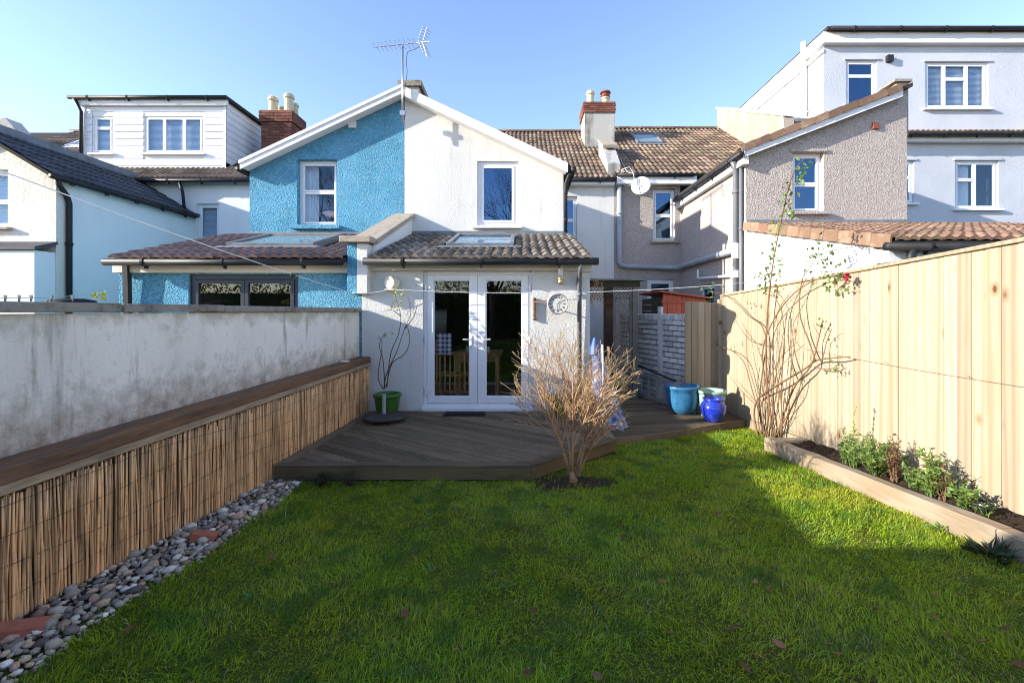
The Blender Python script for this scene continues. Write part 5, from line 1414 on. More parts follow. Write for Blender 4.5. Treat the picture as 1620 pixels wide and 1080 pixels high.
for pts, rad in canes:
    rad *= 1.25
    w3 = smooth_pts([onf(a, b, .07 + r.uniform(0, .09)) for a, b in pts])
    n = len(w3)
    MB().tube(w3, [rad * (1 - .7 * i / n) + .0012 for i in range(n)], 6).build('cane', 'stem_brown', RO, smooth=True)
    for k in range(int(n * 1.1)):
        i = r.randrange(1, n - 1); d = Vector((r.gauss(0, 1), r.gauss(0, 1), r.gauss(0, 1))).normalized()
        th.add([w3[i] - Vector((0, 0, .004)), w3[i] + Vector((0, 0, .004)), w3[i] + d * (rad + .008)], [(0, 1, 2)])
    if rad >= .006:
        for k in range(3):
            i = r.randrange(n // 3, n - 1); d = Vector((r.uniform(-.4, .1), r.gauss(0, .6), r.uniform(.2, 1))).normalized()
            q = [w3[i], w3[i] + d * .09, w3[i] + d * .18 + Vector((0, 0, .02))]
            th.tube(q, [.003, .0022, .0012], 4)
th.build('thorns', 'stem_brown', RO, fix=False)['kind'] = 'stuff'
for (px, py, n, sp, s) in [(1272, 262, 9, .05, .045), (1262, 282, 8, .05, .045), (1246, 305, 9, .06, .05), (1240, 330, 9, .06, .05), (1250, 345, 6, .05, .045), (1228, 352, 9, .07, .05), (1224, 392, 9, .07, .05), (1222, 428, 16, .10, .05), (1208, 440, 10, .08, .05), (1232, 415, 8, .07, .045),
                           (1296, 402, 14, .10, .045), (1312, 418, 16, .09, .045), (1320, 436, 14, .08, .045), (1304, 392, 8, .08, .04), (1326, 448, 8, .06, .04), (1124, 464, 12, .08, .045), (1148, 455, 5, .05, .04), (1130, 545, 7, .06, .025), (1162, 548, 4, .04, .025), (1318, 583, 9, .05, .03), (1215, 458, 5, .06, .04), (1300, 510, 5, .05, .03), (1180, 484, 4, .06, .03), (1310, 530, 3, .04, .03)]:
    c = onf(px, py, .12)
    s *= 1.35
    for k in range(int(n * 1.7)):
        p = c + Vector((r.gauss(0, sp * .6), r.gauss(0, sp), r.gauss(0, sp)))
        leaf(lg, p, Vector((r.uniform(-.6, .3), r.gauss(0, .7), r.gauss(-.2, .6))), s * r.uniform(.8, 1.3), s * .6, r, .1)
lg.build('leaves', 'leaf_green', RO, fix=False)['kind'] = 'stuff'
fl = MB(); c = onf(1341, 438, .14)
for k in range(16):
    a = k * 2.4; q = .012 + .0022 * k
    d = Vector((-.5, math.cos(a), math.sin(a)))
    leaf(fl, c + Vector((0, q * .5 * math.cos(a), q * .5 * math.sin(a))), d, .034, .04, r, .3)
fl.build('flower', 'petal_red', RO, fix=False)
lf2 = MB()
for k in range(7): leaf(lf2, c + Vector((0, r.gauss(-.02, .03), -.03 + r.gauss(0, .03))), Vector((-.2, r.gauss(0, 1), r.gauss(0, 1))), .05, .03, r)
lf2.build('rust_leaves', 'leaf_rust', RO, fix=False)

# ---- bed plants
def clump(name, label, px, py, h, w, n, m, seed, group=None, lsize=.035, flower=None, spire=None, lw=.4):
    k_ = (px - CX) / F
    y = (3.7825 - .25) / (k_ + .05)
    base = Vector((k_ * y, y, lawn_z(3, y) + .12))
    t = thing(name, label, 'plant', base, group)
    r = random.Random(seed)
    h *= 1.35; w *= 1.1; n = int(n * 2.0); lsize *= 1.1
    st, lv = MB(), MB()
    for s in range(max(6, n // 14)):
        top = base + Vector((r.gauss(0, w * .42), r.gauss(0, w * .5), h * r.uniform(.45, 1.0)))
        mid = base.lerp(top, .5) + Vector((r.gauss(0, .02), r.gauss(0, .02), .02))
        st.tube([base + Vector((r.gauss(0, .02), r.gauss(0, .02), -.02)), mid, top], [.004, .003, .0015], 4)
        for j in range(14):
            f = r.uniform(.15, 1)
            p = (base.lerp(mid, f * 2) if f < .5 else mid.lerp(top, f * 2 - 1))
            leaf(lv, p, Vector((r.gauss(0, 1), r.gauss(0, 1), r.uniform(-.2, .8))), lsize * r.uniform(.7, 1.3), lsize * lw, r, .1)
    st.build('stem', 'leaf_green' if m != 'leaf_rust' else 'stem_brown', t, fix=False)
    lv.build('leaves', m, t, fix=False)['kind'] = 'stuff'
    if spire:
        sp = MB(); fl = MB(); p = base.copy(); pts = [p.copy()]
        for i in range(8): p = p + Vector((r.gauss(0, .006), r.gauss(0, .008), spire / 8)); pts.append(p.copy())
        sp.tube(pts, [.006 - .0005 * i for i in range(9)], 5)
        for j in range(90):
            f = r.uniform(.15, 1) * 7.99; i = int(f); q = pts[i].lerp(pts[i + 1], f - i)
            leaf(fl, q, Vector((r.gauss(0, 1), r.gauss(0, 1), r.uniform(0, .6))), .032 * (1.2 - f / 12), .014, r)
        sp.build('flower_stalk', 'leaf_yellow', t, fix=False); fl.build('flowers', flower or 'petal_cream', t, fix=False)
    return t
clump('bed_plant', 'tall yellow green flower spire with leafy base in the raised bed', 1352, 700, .30, .13, 150, 'leaf_bed', 1, spire=.66)
clump('bed_plant', 'wide bright green leafy clump spilling over the sleeper', 1385, 735, .27, .22, 330, 'leaf_bed', 2, lsize=.05, lw=.34)
clump('bed_plant', 'upright rusty brown stemmed plant behind the wide green clump', 1415, 715, .34, .07, 160, 'leaf_rust', 3, lsize=.03)
clump('bed_plant', 'low grey green plant with drooping leaves in mid bed', 1448, 755, .15, .12, 120, 'leaf_bed', 4, lsize=.04)
clump('bed_plant', 'bushy pale green plant with narrow leaves in the raised bed', 1474, 750, .28, .16, 260, 'leaf_bed', 5, lsize=.05, lw=.3)
clump('bed_plant', 'dark rusty leaved sprig among the narrow leaved plant', 1490, 745, .22, .06, 70, 'leaf_rust', 6, lsize=.035)
clump('bed_plant', 'small fresh green clump nearest the bare soil', 1525, 770, .13, .10, 120, 'leaf_bed', 7, lsize=.042, lw=.36)
clump('bed_plant', 'small dark leaved seedling at the end of the planted bed', 1556, 775, .08, .07, 60, 'leaf_dark', 8, lsize=.035)
clump('bed_plant', 'dark green shaded plant at the far end of the bed', 1338, 700, .24, .08, 100, 'leaf_green', 9, lsize=.04)

def low_plant(x, y, h, w, n, m, label, seed, ls=.05, lw=.35, cat='plant', name='low_plant', flat=.3):
    base = Vector((x, y, lawn_z(x, y)))
    t = thing(name, label, cat, base)
    r = random.Random(seed); lv = MB(); st = MB()
    for k in range(n):
        a = r.uniform(0, 6.28); q = abs(r.gauss(0, w * .5))
        p = base + Vector((q * math.cos(a), q * math.sin(a), r.uniform(.0, h) * (1 - .4 * q / w)))
        leaf(lv, p, Vector((math.cos(a), math.sin(a), r.uniform(flat, 1.2))), ls * r.uniform(.7, 1.3), ls * lw, r)
        if k % 5 == 0: st.tube([base, base.lerp(p, .6) + Vector((0, 0, .01)), p], [.003, .002, .0012], 3)
    st.build('stem', 'stem_dark', t, fix=False)
    lv.build('leaves', m, t, fix=False)['kind'] = 'stuff'
low_plant(X(512, 4.34), 4.32, .13, .11, 260, 'leaf_dark', 'small dark green bushy plant below the deck edge', 41, .028, .4)
low_plant(X(553, 4.36), 4.34, .14, .13, 280, 'leaf_dark', 'wispy grey purple herb beside the small plant under the deck', 42, .026, .2)
low_plant(slx(2.95) - .12, 2.92, .05, .10, 46, 'leaf_dark', 'dark broad bladed weed at the foot of the shaded sleeper', 43, .12, .22)
low_plant(slx(3.35) - .05, 3.33, .03, .05, 16, 'leaf_bed', 'small sunlit weed against the sleeper', 44, .06, .3)

# ---- potted plants on the deck
def planter(name, label, c, rt, h, m, rb=None, rim=.02, belly=None, soil=True, n=32, bowl=False):
    rb = rb or rt * .72
    t = thing(name, label, 'pot', c)
    c = Vector(c)
    if bowl:
        prof = [(rb, 0), (rb * 1.04, .012), (rt * .70, h * .10), (rt * .85, h * .25), (rt * .94, h * .45), (rt * .975, h * .7), (rt * .98, h * .86), (rt * 1.03, h * .88), (rt * 1.04, h * .97), (rt * 1.02, h), (rt - .025, h), (rt - .03, h * .85), (rt * .85, h * .8)]
    elif belly:
        prof = [(rb, 0), (rb * 1.05, .01), (belly * .93, h * .3), (belly, h * .52), (belly * .94, h * .72), (rt * .88, h * .88), (rt * .86, h * .9), (rt, h * .93), (rt, h), (rt - .02, h), (rt * .82, h * .88), (rt * .8, h * .8)]
    else:
        prof = [(rb, 0), (rb * 1.03, .008), (rb + (rt - rb) * .55, h * .4), (rt * .95, h * .8), (rt * .96, h - .05), (rt + rim * .4, h - .045), (rt + rim * .5, h - .004), (rt + rim * .2, h), (rt - .02, h), (rt - .03, h * .85), (rt * .85, h * .8)]
    MB().lathe(c, prof, n).build('pot_body', m, t, smooth=True)
    if soil: MB().lathe(c + Vector((0, 0, h * .8)), [(rt * .9, 0), (rt * .6, .015), (.001, .02)], 20).build('soil', 'soil', t)
    return t
gp = planter('plant_pot', 'green glazed pot holding a leggy bare stemmed plant beside the door', (X(613, 6.55), 6.55, .02), .19, .30, 'pot_green')
MB().tube([(X(608, 6.35), 6.33, .03), (X(608, 6.35), 6.34, .34)], .028, 10).build('grey_tube', 'grey_plastic', gp)
pl = thing('potted_climber', 'leggy plant with bare dark stems and few yellow leaves against the white wall', 'plant', (X(613, 6.55), 6.55, .27))
r = random.Random(8)
lv = MB()
for pts in ([(607, 615), (612, 590), (628, 555), (640, 520), (650, 495), (645, 470)], [(609, 615), (606, 570), (600, 545), (610, 525)], [(611, 612), (620, 575), (640, 560), (648, 540), (646, 522), (638, 505)], [(606, 615), (598, 596), (603, 560), (604, 540), (598, 532)], [(612, 612), (618, 560), (630, 530), (634, 500), (626, 470), (624, 455)], [(640, 520), (655, 500), (660, 480)], [(634, 500), (620, 490), (610, 492)]):
    w3 = smooth_pts([P(a, b, 6.62 + r.uniform(-.05, .1)) for a, b in pts])
    n = len(w3); MB().tube(w3, [.007 * (1 - .75 * i / n) + .001 for i in range(n)], 5).build('stem', 'stem_dark', pl, smooth=True)
for (px, py, k, s, m) in [(626, 463, 7, .05, 0), (640, 462, 6, .05, 1), (626, 485, 12, .045, 0), (650, 492, 6, .04, 0), (611, 497, 5, .035, 1), (612, 530, 5, .05, 1), (645, 520, 5, .035, 1), (634, 478, 5, .045, 0)]:
    for j in range(k):
        leaf(lv, P(px, py, 6.66) + Vector((r.gauss(0, .04), r.gauss(0, .03), r.gauss(0, .03))), Vector((r.gauss(0, 1), -.6, r.gauss(-.3, .6))), s * r.uniform(.8, 1.3), s * .65, r)
lv.build('leaves', 'leaf_yellow', pl, fix=False)['kind'] = 'stuff'
st = thing('plant_stand', 'round dark slate plant caddy lying on the deck below the green pot', 'plant stand', (X(608, 6.25), 6.22, 0))
MB().lathe((X(609, 6.22), 6.22, .045), [(.27, 0), (.285, .008), (.285, .025), (.26, .034), (.001, .036)], 28).build('slab', 'slab_dark', st)
for a in (.6, 2.2, 3.9, 5.4):
    MB().lathe((X(609, 6.22) + .2 * math.cos(a), 6.22 + .2 * math.sin(a), .004), [(.014, 0), (.022, .012), (.018, .04)], 8).build('foot', 'stem_dark', st)
mtm = thing('door_mat', 'black rubber doormat on the deck in front of the doors', 'mat', (X(735, 6.62), 6.62, .005))
mb = MB()
x0, x1 = X(702, 6.62), X(768, 6.62)
mb.box(x0, x1, 6.50, 6.74, .003, .010)
mb.build('mat_base', 'rubber', mtm)
mb = MB()
for i in range(16):
    for j in range(6):
        xx, yy = x0 + .02 + (x1 - x0 - .04) * (i + .5) / 16, 6.515 + .21 * (j + .5) / 6
        mb.box(xx - .013, xx + .013, yy - .012, yy + .012, .010, .018)
mb.build('mat_ribs', 'rubber', mtm)['kind'] = 'stuff'
planter('plant_pot', 'olive green pot on the deck half hidden by the bare shrub', (X(886, 6.5), 6.5, .003), .19, .29, 'pot_green')
PL = ZL + .004
bp = planter('plant_pot', 'largest pot, wide mid blue glazed, in front of the ladder', (2.60, 7.36, PL), .268, .45, 'pot_blue', rb=.13, bowl=True)
planter('plant_pot', 'wide mint green glazed pot behind the cobalt jar', (2.99, 7.16, PL), .215, .41, 'pot_mint', rb=.15)
planter('plant_pot', 'shiny cobalt blue bellied jar at the front edge of the deck', (2.88, 6.83, PL), .155, .345, 'pot_cobalt', rb=.10, belly=.19)
planter('plant_pot', 'small dark teal pot squeezed between the larger pots', (2.74, 7.33, PL), .10, .29, 'pot_teal', rb=.085)
r = random.Random(77); mb = MB(); c = Vector((2.56, 7.42, PL + .40))
wp = thing('pot_weed', 'sparse dry weed growing from the largest blue pot', 'plant', c)
for k in range(12):
    mb.tube([c + Vector((r.gauss(0, .04), r.gauss(0, .04), 0)), c + Vector((r.gauss(0, .07), r.gauss(0, .07), .08)), c + Vector((r.gauss(0, .1), r.gauss(0, .1), r.uniform(.08, .16)))], [.002, .0016, .001], 3)
mb.build('stem', 'twig', wp, fix=False)

# ladder and bent tube frame by the brick wall
ld = thing('ladder', 'grey aluminium ladder lying on its side along the whitewashed wall', 'ladder', (2.5, 8.6, ZL))
la, lb = Vector((2.02, 9.5, 0)), Vector((2.66, 7.70, 0))
for z in (ZL + .04, .27):
    MB().beam(la + EZ * z, lb + EZ * z, .035, .07).build('rail', 'aluminium', ld, bevel=.004)
for k in range(8):
    q = la.lerp(lb, .06 + k * .125)
    MB().tube([q + EZ * (ZL + .074), q + EZ * .236], .019, 8).build('rung', 'aluminium', ld)
tag(MB().tube([(2.10, 9.32, .30), (2.14, 9.22, .47), (2.18, 9.1, .48), (2.48, 8.2, .36), (2.62, 7.75, .31)], .016, 8).build('bent_tube', 'rubber', smooth=True), 'bent black metal tube resting on the lying ladder', 'tube')

# draped blue cover with a pole, behind the shrub
cv = thing('draped_cover', 'blue and white patterned cover draped to a point behind the shrub', 'cover', (1.25, 6.45, ZL))
ap = P(941, 538, 6.5)
vs, fs = [], []
nr_, ns_ = 9, 28
r = random.Random(12)
for i in range(nr_):
    t = i / (nr_ - 1)
    for k in range(ns_):
        a = 2 * math.pi * k / ns_
        q = (.02 + .19 * t ** .8) * (1 + .22 * math.sin(a * 7 + 1) * t + .08 * math.sin(a * 3))
        vs.append((ap.x + .20 * t + q * math.cos(a) * 1.05, ap.y - .08 * t + q * math.sin(a) * .7, ap.z + (ZL + .006 - ap.z) * t))
for i in range(nr_ - 1):
    for k in range(ns_): fs.append((i * ns_ + k, i * ns_ + (k + 1) % ns_, (i + 1) * ns_ + (k + 1) % ns_, (i + 1) * ns_ + k))
MB().add(vs, fs).build('cloth', 'cover_blue', cv, smooth=True)
MB().lathe(ap + Vector((0, 0, -.2)), [(.085, 0), (.07, .1), (.02, .235)], 10).build('peak', 'sea_blue', cv)
tag(MB().tube([P(956, 665, 6.25), P(953, 545, 6.35)], .014, 8).build('white_pole', 'upvc', smooth=True), 'thin white pole leaning beside the blue patterned cover', 'pole')
tag(MB().beam(P(968, 660, 6.45), P(962, 548, 6.5), .03, .03, up=(0, 1, 0)).build('wooden_stake', 'pale_batten'), 'pale wooden stake standing beside the thin white pole', 'stake')

# ================================================================== THINGS ON THE WALLS
# retractable washing line reel and lines
rl = thing('line_reel', 'cream round washing line reel mounted on the white wall', 'line reel', (X(616, 6.8), 6.8, Z(447, 6.8)))
c = Vector((X(619, 6.78), 6.84, Z(447, 6.78)))
axr = Vector((-.45, -1, 0)).normalized()
MB().lathe(c, [(.085, -.06), (.095, -.05), (.095, .05), (.09, .075), (.06, .082), (.055, .075), (.02, .076), (.018, .085), (.001, .086)], 28, axis=axr).build('reel_body', 'reel', rl, smooth=False, bevel=.002)
MB().box(c.x - .11, c.x + .02, c.y - .06, c.y + .058, c.z - .11, c.z - .09).build('bracket', 'reel', rl)
def sag(p, q, s, n=24): return [Vector(p).lerp(Vector(q), i / n) - Vector((0, 0, 4 * s * (i / n) * (1 - i / n))) for i in range(n + 1)]
p0 = c + Vector((-.03, -.09, -.10)); p1 = Vector((fence_x(7.0) - .03, 7.0, fence_top(7.0) - .03 + .02))
p1 = Vector((X(1180, 6.9), 6.9, Z(447, 6.9)))
tag(MB().tube(sag(p0, p1, .10), .0042, 5).build('washing_line', 'line', smooth=True), 'white washing line strung from the reel across to the fence', 'washing line')
q0 = P(-120, 225, 2.6); q1 = P(556, 463, 6.70)
tag(MB().tube(sag(q0, q1, .035), .0042, 5).build('washing_line', 'line', smooth=True), 'white washing line running down from upper left to the blue pillar', 'washing line')
tag(MB().tube(sag(q1, p0, .03, 8), .0042, 5).build('washing_line', 'line', smooth=True), 'short slack white line between the blue pillar and the reel', 'washing line')
kn = sag(q0, q1, .035)[17]
mb = MB(); r = random.Random(3)
mb.tube([kn + Vector((r.gauss(0, .016), r.gauss(0, .016), r.gauss(-.005, .018))) for _ in range(14)], .006, 5)
tag(mb.build('line_knot', 'ink'), 'dark knotted cord tied on the upper left washing line', 'knot')
tag(MB().tube(sag(P(-20, 470, 5.2), P(190, 458, 6.6), .05, 12), .004, 4).build('washing_line', 'green_line'), 'thin mint green line behind the left wall coping', 'washing line')
for i, px in enumerate((8, 30, 49, 82, 114)):
    p = P(px, 470, 5.35); mb = MB().beam(p + Vector((-.008, 0, .025)), p + Vector((.004, 0, -.05)), .012, .014, up=(0, 1, 0)).beam(p + Vector((.010, 0, .025)), p + Vector((.002, 0, -.05)), .012, .014, up=(0, 1, 0))
    tag(mb.build('clothes_peg', 'pipe_grey'), 'small grey clothes peg clipped on the thin mint green line', 'clothes peg', 'pegs on the green line')
dkc = thing('bin_lid', 'black rounded lid just showing over the left wall', 'lid', P(116, 478, 5.6))
MB().lathe(P(114, 478, 5.6) + Vector((0, 0, -.12)), [(.24, 0), (.24, .09), (.22, .14), (.12, .165), (.001, .17)], 24).build('lid_shell', 'rubber', dkc, smooth=True)
yp = low_plant(-4.6, 5.2, .05, .05, 8, 'leaf_yellow', 'yellow green leafy top peeping over the left wall coping', 51, .05, .5)
for (px, py) in ((150, 470), (163, 468), (167, 474)):
    mb = MB(); r = random.Random(px)
    for k in range(7): leaf(mb, P(px, py, 5.0) + Vector((r.gauss(0, .012), 0, r.gauss(0, .012))), Vector((r.gauss(0, .6), -.3, r.uniform(.2, 1))), .05, .03, r)
    o = mb.build('leaf_tuft', 'leaf_yellow', fix=False)
    tag(o, 'small pale yellow flower tuft showing above the left wall coping', 'plant', 'yellow tufts over the wall')

# lantern
lt = thing('wall_lantern', 'brass and glass wall lantern under the extension gutter', 'wall lamp', (X(887, 6.8), YE, Z(445, 6.8)))
lc = Vector((X(887, 6.78), 6.80, Z(441, 6.78)))
MB().lathe(lc, [(.05, -.005), (.055, 0), (.055, .018), (.04, .022), (.001, .022)], 20).lathe(lc + Vector((0, 0, -.07)), [(.03, 0), (.04, .02), (.035, .06)], 16).tube([lc + Vector((0, 0, -.05)), lc + Vector((0, .1, -.05))], .035, 12).build('lamp_base', 'brass', lt)
MB().lathe(lc + Vector((0, 0, .022)), [(.046, 0), (.046, .21), (.043, .21), (.043, 0)], 20).build('lamp_glass', 'lamp_glass', lt, smooth=True)
MB().lathe(lc + Vector((0, 0, .024)), [(.03, 0), (.036, .05), (.036, .14), (.02, .19), (.001, .2)], 12).build('bulb', 'upvc', lt, smooth=True)
MB().lathe(lc + Vector((0, 0, .233)), [(.068, 0), (.07, .008), (.04, .022), (.001, .026)], 20).build('lamp_cap', 'brass', lt)

# station clock on its bracket
ck = thing('wall_clock', 'round cream garden clock on a rusty side bracket', 'clock', (X(846, 6.8), YE, Z(487, 6.8)))
cc = Vector((X(882, 6.68), 6.68, Z(480.5, 6.68)))
R = .155
MB().lathe(cc, [(R, .03), (R + .002, -.03), (R - .012, -.045), (R - .02, -.03), (R - .022, -.02)], 36, axis=(0, 1, 0)).build('clock_rim', 'clock_rim', ck)
MB().lathe(cc, [(R - .02, -.024), (R - .02, -.02), (.001, -.0195)], 36, axis=(0, 1, 0)).build('clock_face', 'clock_face', ck)
for k in range(1, 13):
    cu = bpy.data.curves.new('numeral', 'FONT'); cu.body = str(k); cu.size = .062; cu.align_x = 'CENTER'; cu.align_y = 'CENTER'; cu.extrude = .0008
    cu.materials.append(MAT['ink'])
    a = math.pi / 2 - 2 * math.pi * k / 12
    tmp = bpy.data.objects.new('numeral_text', cu); COL.objects.link(tmp); bpy.context.view_layer.update()
    nm = bpy.data.meshes.new_from_object(tmp); bpy.data.objects.remove(tmp)
    if not nm.materials: nm.materials.append(MAT['ink'])
    o = bpy.data.objects.new('numeral', nm); link(o, ck)
    o.matrix_basis = Matrix.Translation(cc + Vector((.102 * math.cos(a), -.027, .102 * math.sin(a)))) @ Matrix.Rotation(a - math.pi / 2, 4, 'Y').inverted() @ Matrix.Rotation(math.pi / 2, 4, 'X')
for a, l, w in ((math.pi / 2 - 2 * math.pi * 6 / 12, .085, .006), (math.pi / 2 - 2 * math.pi * 1.5 / 12, .06, .009)):
    MB().beam(cc + Vector((0, -.031, 0)), cc + Vector((l * math.cos(a), -.031, l * math.sin(a))), w, .002, up=(0, 1, 0)).build('clock_hand', 'ink', ck)
bx_ = X(845.5, 6.85)
MB().tube([(bx_, 6.87, Z(503, 6.85)), (bx_, 6.87, Z(474, 6.85))], .022, 10).lathe((bx_, 6.87, Z(474, 6.85)), [(.028, 0), (.03, .02), (.01, .035)], 10).lathe((bx_, 6.87, Z(507, 6.85)), [(.01, 0), (.03, .015), (.028, .035)], 10).build('bracket_plate', 'rust_iron', ck)
MB().tube([(bx_, 6.86, cc.z + .03), (bx_ + .08, 6.75, cc.z + .025), (cc.x - R, 6.68, cc.z + .005)], .010, 8).build('bracket_arm', 'rust_iron', ck)

# television aerial on the party gable
av = thing('television_aerial', 'tall metal television aerial on the white and blue gable peak', 'aerial', (X(637, 9.05), 9.05, Z(185, 9.05)))
YA = 9.05
MB().tube([P(637, 195, YA), P(637, 74, YA)], .018, 8).build('mast', 'metal', av, smooth=True)
b0, b1 = P(593, 75, YA + .25), P(680, 66, YA - .75)
b0, b1 = Vector((X(593, 9.4), 9.4, Z(75, 9.4))), Vector((X(680, 8.5), 8.5, Z(66, 8.5)))
MB().tube([b0, b1], .010, 6).build('boom', 'metal', av)
bd = (b1 - b0).normalized(); sd = bd.cross(EZ).normalized()
mb = MB()
for k in range(10):
    p = b0.lerp(b1, .03 + .082 * k)
    for s in (-1, 1):
        mb.tube([p, p + sd * .10 * s + EZ * .05], .005, 4); mb.tube([p, p + sd * .10 * s - EZ * .05], .005, 4)
mb.build('directors', 'metal', av)['kind'] = 'stuff'
mb = MB()
for k in range(5):
    for s in (-1, 1):
        p = b0.lerp(b1, .88) + EZ * (.05 * k + .03) * s + bd * (.03 * k) 
        mb.tube([p - sd * .11, p + sd * .11], .006, 4)
for s in (-1, 1): mb.tube([b0.lerp(b1, .88), b0.lerp(b1, .88) + EZ * .27 * s + bd * .12], .008, 4)
mb.build('reflector', 'metal', av)
MB().tube(smooth_pts([P(663, 74, 8.7), P(655, 79, 8.8), P(645, 83, 9.0), P(643, 100, 9.0), P(644, 115, 9.02), P(640, 150, 9.05), P(640, 190, 9.08)]), .006, 5).build('aerial_cable', 'ink', av)
MB().box(X(633, YA), X(641, YA), YA - .03, YA + .06, Z(183, YA), Z(176, YA)).build('mast_bracket', 'metal', av)
fa = thing('television_aerial', 'tiny far off aerial on the roof ridge left of the rendered chimney', 'aerial', (X(880, 18), 18, 8.3))
MB().tube([P(884, 214, 18), P(884, 206, 18)], .02, 5).tube([P(876, 208, 18), P(915, 211, 18.4)], .015, 5).build('boom', 'metal', fa)
mb = MB()
for k in range(7):
    p = P(878 + k * 5, 208.5, 18); mb.tube([p - EZ * .08, p + EZ * .08], .012, 4)
mb.build('directors', 'metal', fa)

# ================================================================== INSIDE THE EXTENSION
chx = X(716, 7.45)
C_ = thing('wooden_chair', 'slatted wooden chair standing inside behind the left glass door', 'chair', (chx, 7.6, 0))
cx0, cx1 = X(689, 7.4), X(744, 7.4)
for x in (cx0, cx1 - .035):
    MB().box(x, x + .035, 7.40, 7.435, 0, 1.28 - (.0 if x > cx0 else .25)).build('back_post', 'chair_wood', C_, bevel=.004)
MB().box(cx0 + .036, cx1 - .036, 7.405, 7.43, .78, .84).box(cx0 + .036, cx1 - .036, 7.405, 7.43, .16, .21).build('back_rail', 'chair_wood', C_)
for k in range(6):
    x = cx0 + .055 + k * (cx1 - cx0 - .12) / 5.5
    MB().box(x, x + .026, 7.41, 7.428, .211, .779).build('slat', 'chair_wood', C_)
MB().box(cx0, cx1, 7.44, 7.85, .43, .46).build('seat', 'chair_wood', C_)
for x in (cx0 + .01, cx1 - .045): MB().box(x, x + .035, 7.81, 7.845, 0, .429).build('leg', 'chair_wood', C_)
vs = []; tx0, tx1 = X(691, 7.38), X(714, 7.38)
for i in range(9):
    for j in range(9):
        vs.append((tx0 + (tx1 - tx0) * i / 8, 7.385 - .012 * math.sin(i * 1.4) - .004 * j / 8, 1.14 - .34 * j / 8))
tag(MB().add(vs, [(i * 9 + j, i * 9 + j + 1, (i + 1) * 9 + j + 1, (i + 1) * 9 + j) for i in range(8) for j in range(8)]).build('tea_towel', 'towel', smooth=True), 'blue and white checked tea towel hanging on the chair inside', 'towel')
T_ = thing('dining_table', 'wooden dining table inside behind the glass doors', 'table', (-.5, 8.2, 0))
MB().box(-1.2, -.35, 7.95, 8.8, .72, .76).build('tabletop', 'chair_wood', T_, bevel=.006)
MB().box(-1.1, -.45, 7.99, 8.02, .60, .719).build('apron', 'chair_wood', T_)
for x in (-1.15, -.46):
    for y in (7.98, 8.68): MB().box(x, x + .06, y, y + .06, 0, .719).build('leg', 'chair_wood', T_)
for i, (x, y, rr_, h, m) in enumerate([(-.95, 8.1, .04, .11, 'upvc'), (-.78, 8.15, .045, .16, 'red_pot'), (-.6, 8.1, .04, .1, 'upvc')]):
    tag(MB().lathe((x, y, .762), [(rr_ * .8, 0), (rr_, .01), (rr_, h), (rr_ * .85, h), (rr_ * .8, .02)], 14).build('jar', m), ['white mug at the left of the indoor table', 'brown jar in the middle of the indoor table', 'white mug at the right of the indoor table'][i], 'jar')

# ================================================================== BEHIND THE CAMERA (seen in the glass)
def bare_tree(x, y, h, seed, label):
    t = thing('bare_tree', label, 'tree', (x, y, -.3))
    r = random.Random(seed); A, B, C = MB(), MB(), MB()
    b = Vector((x, y, -.35))
    C.tube([b, b + Vector((.05, .02, h * .15)), b + Vector((.0, .06, h * .3))], [.16, .13, .11], 8)
    for k in range(6):
        a = k * 1.1 + r.uniform(-.3, .3)
        branch([A, B, C, C, C], r, b + Vector((0, .05, h * (.2 + .02 * k))), Vector((.6 * math.cos(a), .6 * math.sin(a), 1)), h * .48, .06, 4, .6, 4, .12, 5, .1, 5, None, .62, .004)
    C.build('trunk', 'bark', t, fix=False); B.build('limbs', 'bark', t, fix=False); A.build('crown', 'bark', t, fix=False)['kind'] = 'stuff'
bare_tree(-1.4, -7.5, 10.5, 5, 'leafless tree at the end of the garden reflected in the glass')
bare_tree(-10.4, -8.2, 11.5, 6, 'taller leafless tree in the rear corner reflected in the upper windows')
hd = thing('hedge', 'dark evergreen hedge across the end of the garden', 'hedge', (0, -9.4, -.3))
mb = MB(); r = random.Random(2)
for k in range(26000):
    p = Vector((r.uniform(-22, 22), -9.4 + r.uniform(-.4, .5), 0))
    p.z = -.4 + (3.9 + .55 * math.sin(p.x * 1.1) + .35 * math.sin(p.x * 2.7 + 1)) * r.random() ** .8
    leaf(mb, p, Vector((r.gauss(0, 1), r.gauss(0, 1), r.gauss(0, 1))), .16, .10, r)
mb.build('foliage', 'leaf_green', hd, fix=False)['kind'] = 'stuff'
MB().box(-22, 22, -9.75, -9.6, -.6, 2.4).build('hedge_core', 'leaf_dark', hd)

# ================================================================== GRASS AND FALLEN LEAVES
rng = np.random.default_rng(4)
def in_poly(x, y, poly):
    ins = np.zeros(len(x), bool); n = len(poly)
    for i in range(n):
        x1, y1 = poly[i]; x2, y2 = poly[(i + 1) % n]
        c = ((y1 > y) != (y2 > y)) & (x < (x2 - x1) * (y - y1) / (y2 - y1 + 1e-12) + x1)
        ins ^= c
    return ins
def nz(x, y, s, ph):
    return (np.sin(x * s + ph) * np.cos(y * s * 1.13 + ph * 1.7) + np.sin((x + y) * s * .71 + ph * 2.3) + np.sin(x * s * 2.1 - y * s * 1.7 + ph) * .6) / 2.6
N = 420000
u = rng.random(N)
gy = 1.0 + 5.95 * u ** 1.25
gx = rng.uniform(-2.3, 3.45, N)
ok = (gx < 3.27 - .05 * gy - .004) | (gy > 5.63) & (gx < 3.7825 - .05 * gy - .05)
ok &= gx > (-2.09 + .035 * np.sin(gy * 2.3) + .02 * np.sin(gy * 7) - .02) + rng.normal(0, .02, N)
ok |= (gx > reed_x(4.5)) & (gy > 4.2) & (gy < 4.46) & (gx < -1.9) & (rng.random(N) < .25)
dpoly = [(p[0], p[1] - .01) for p in dk]
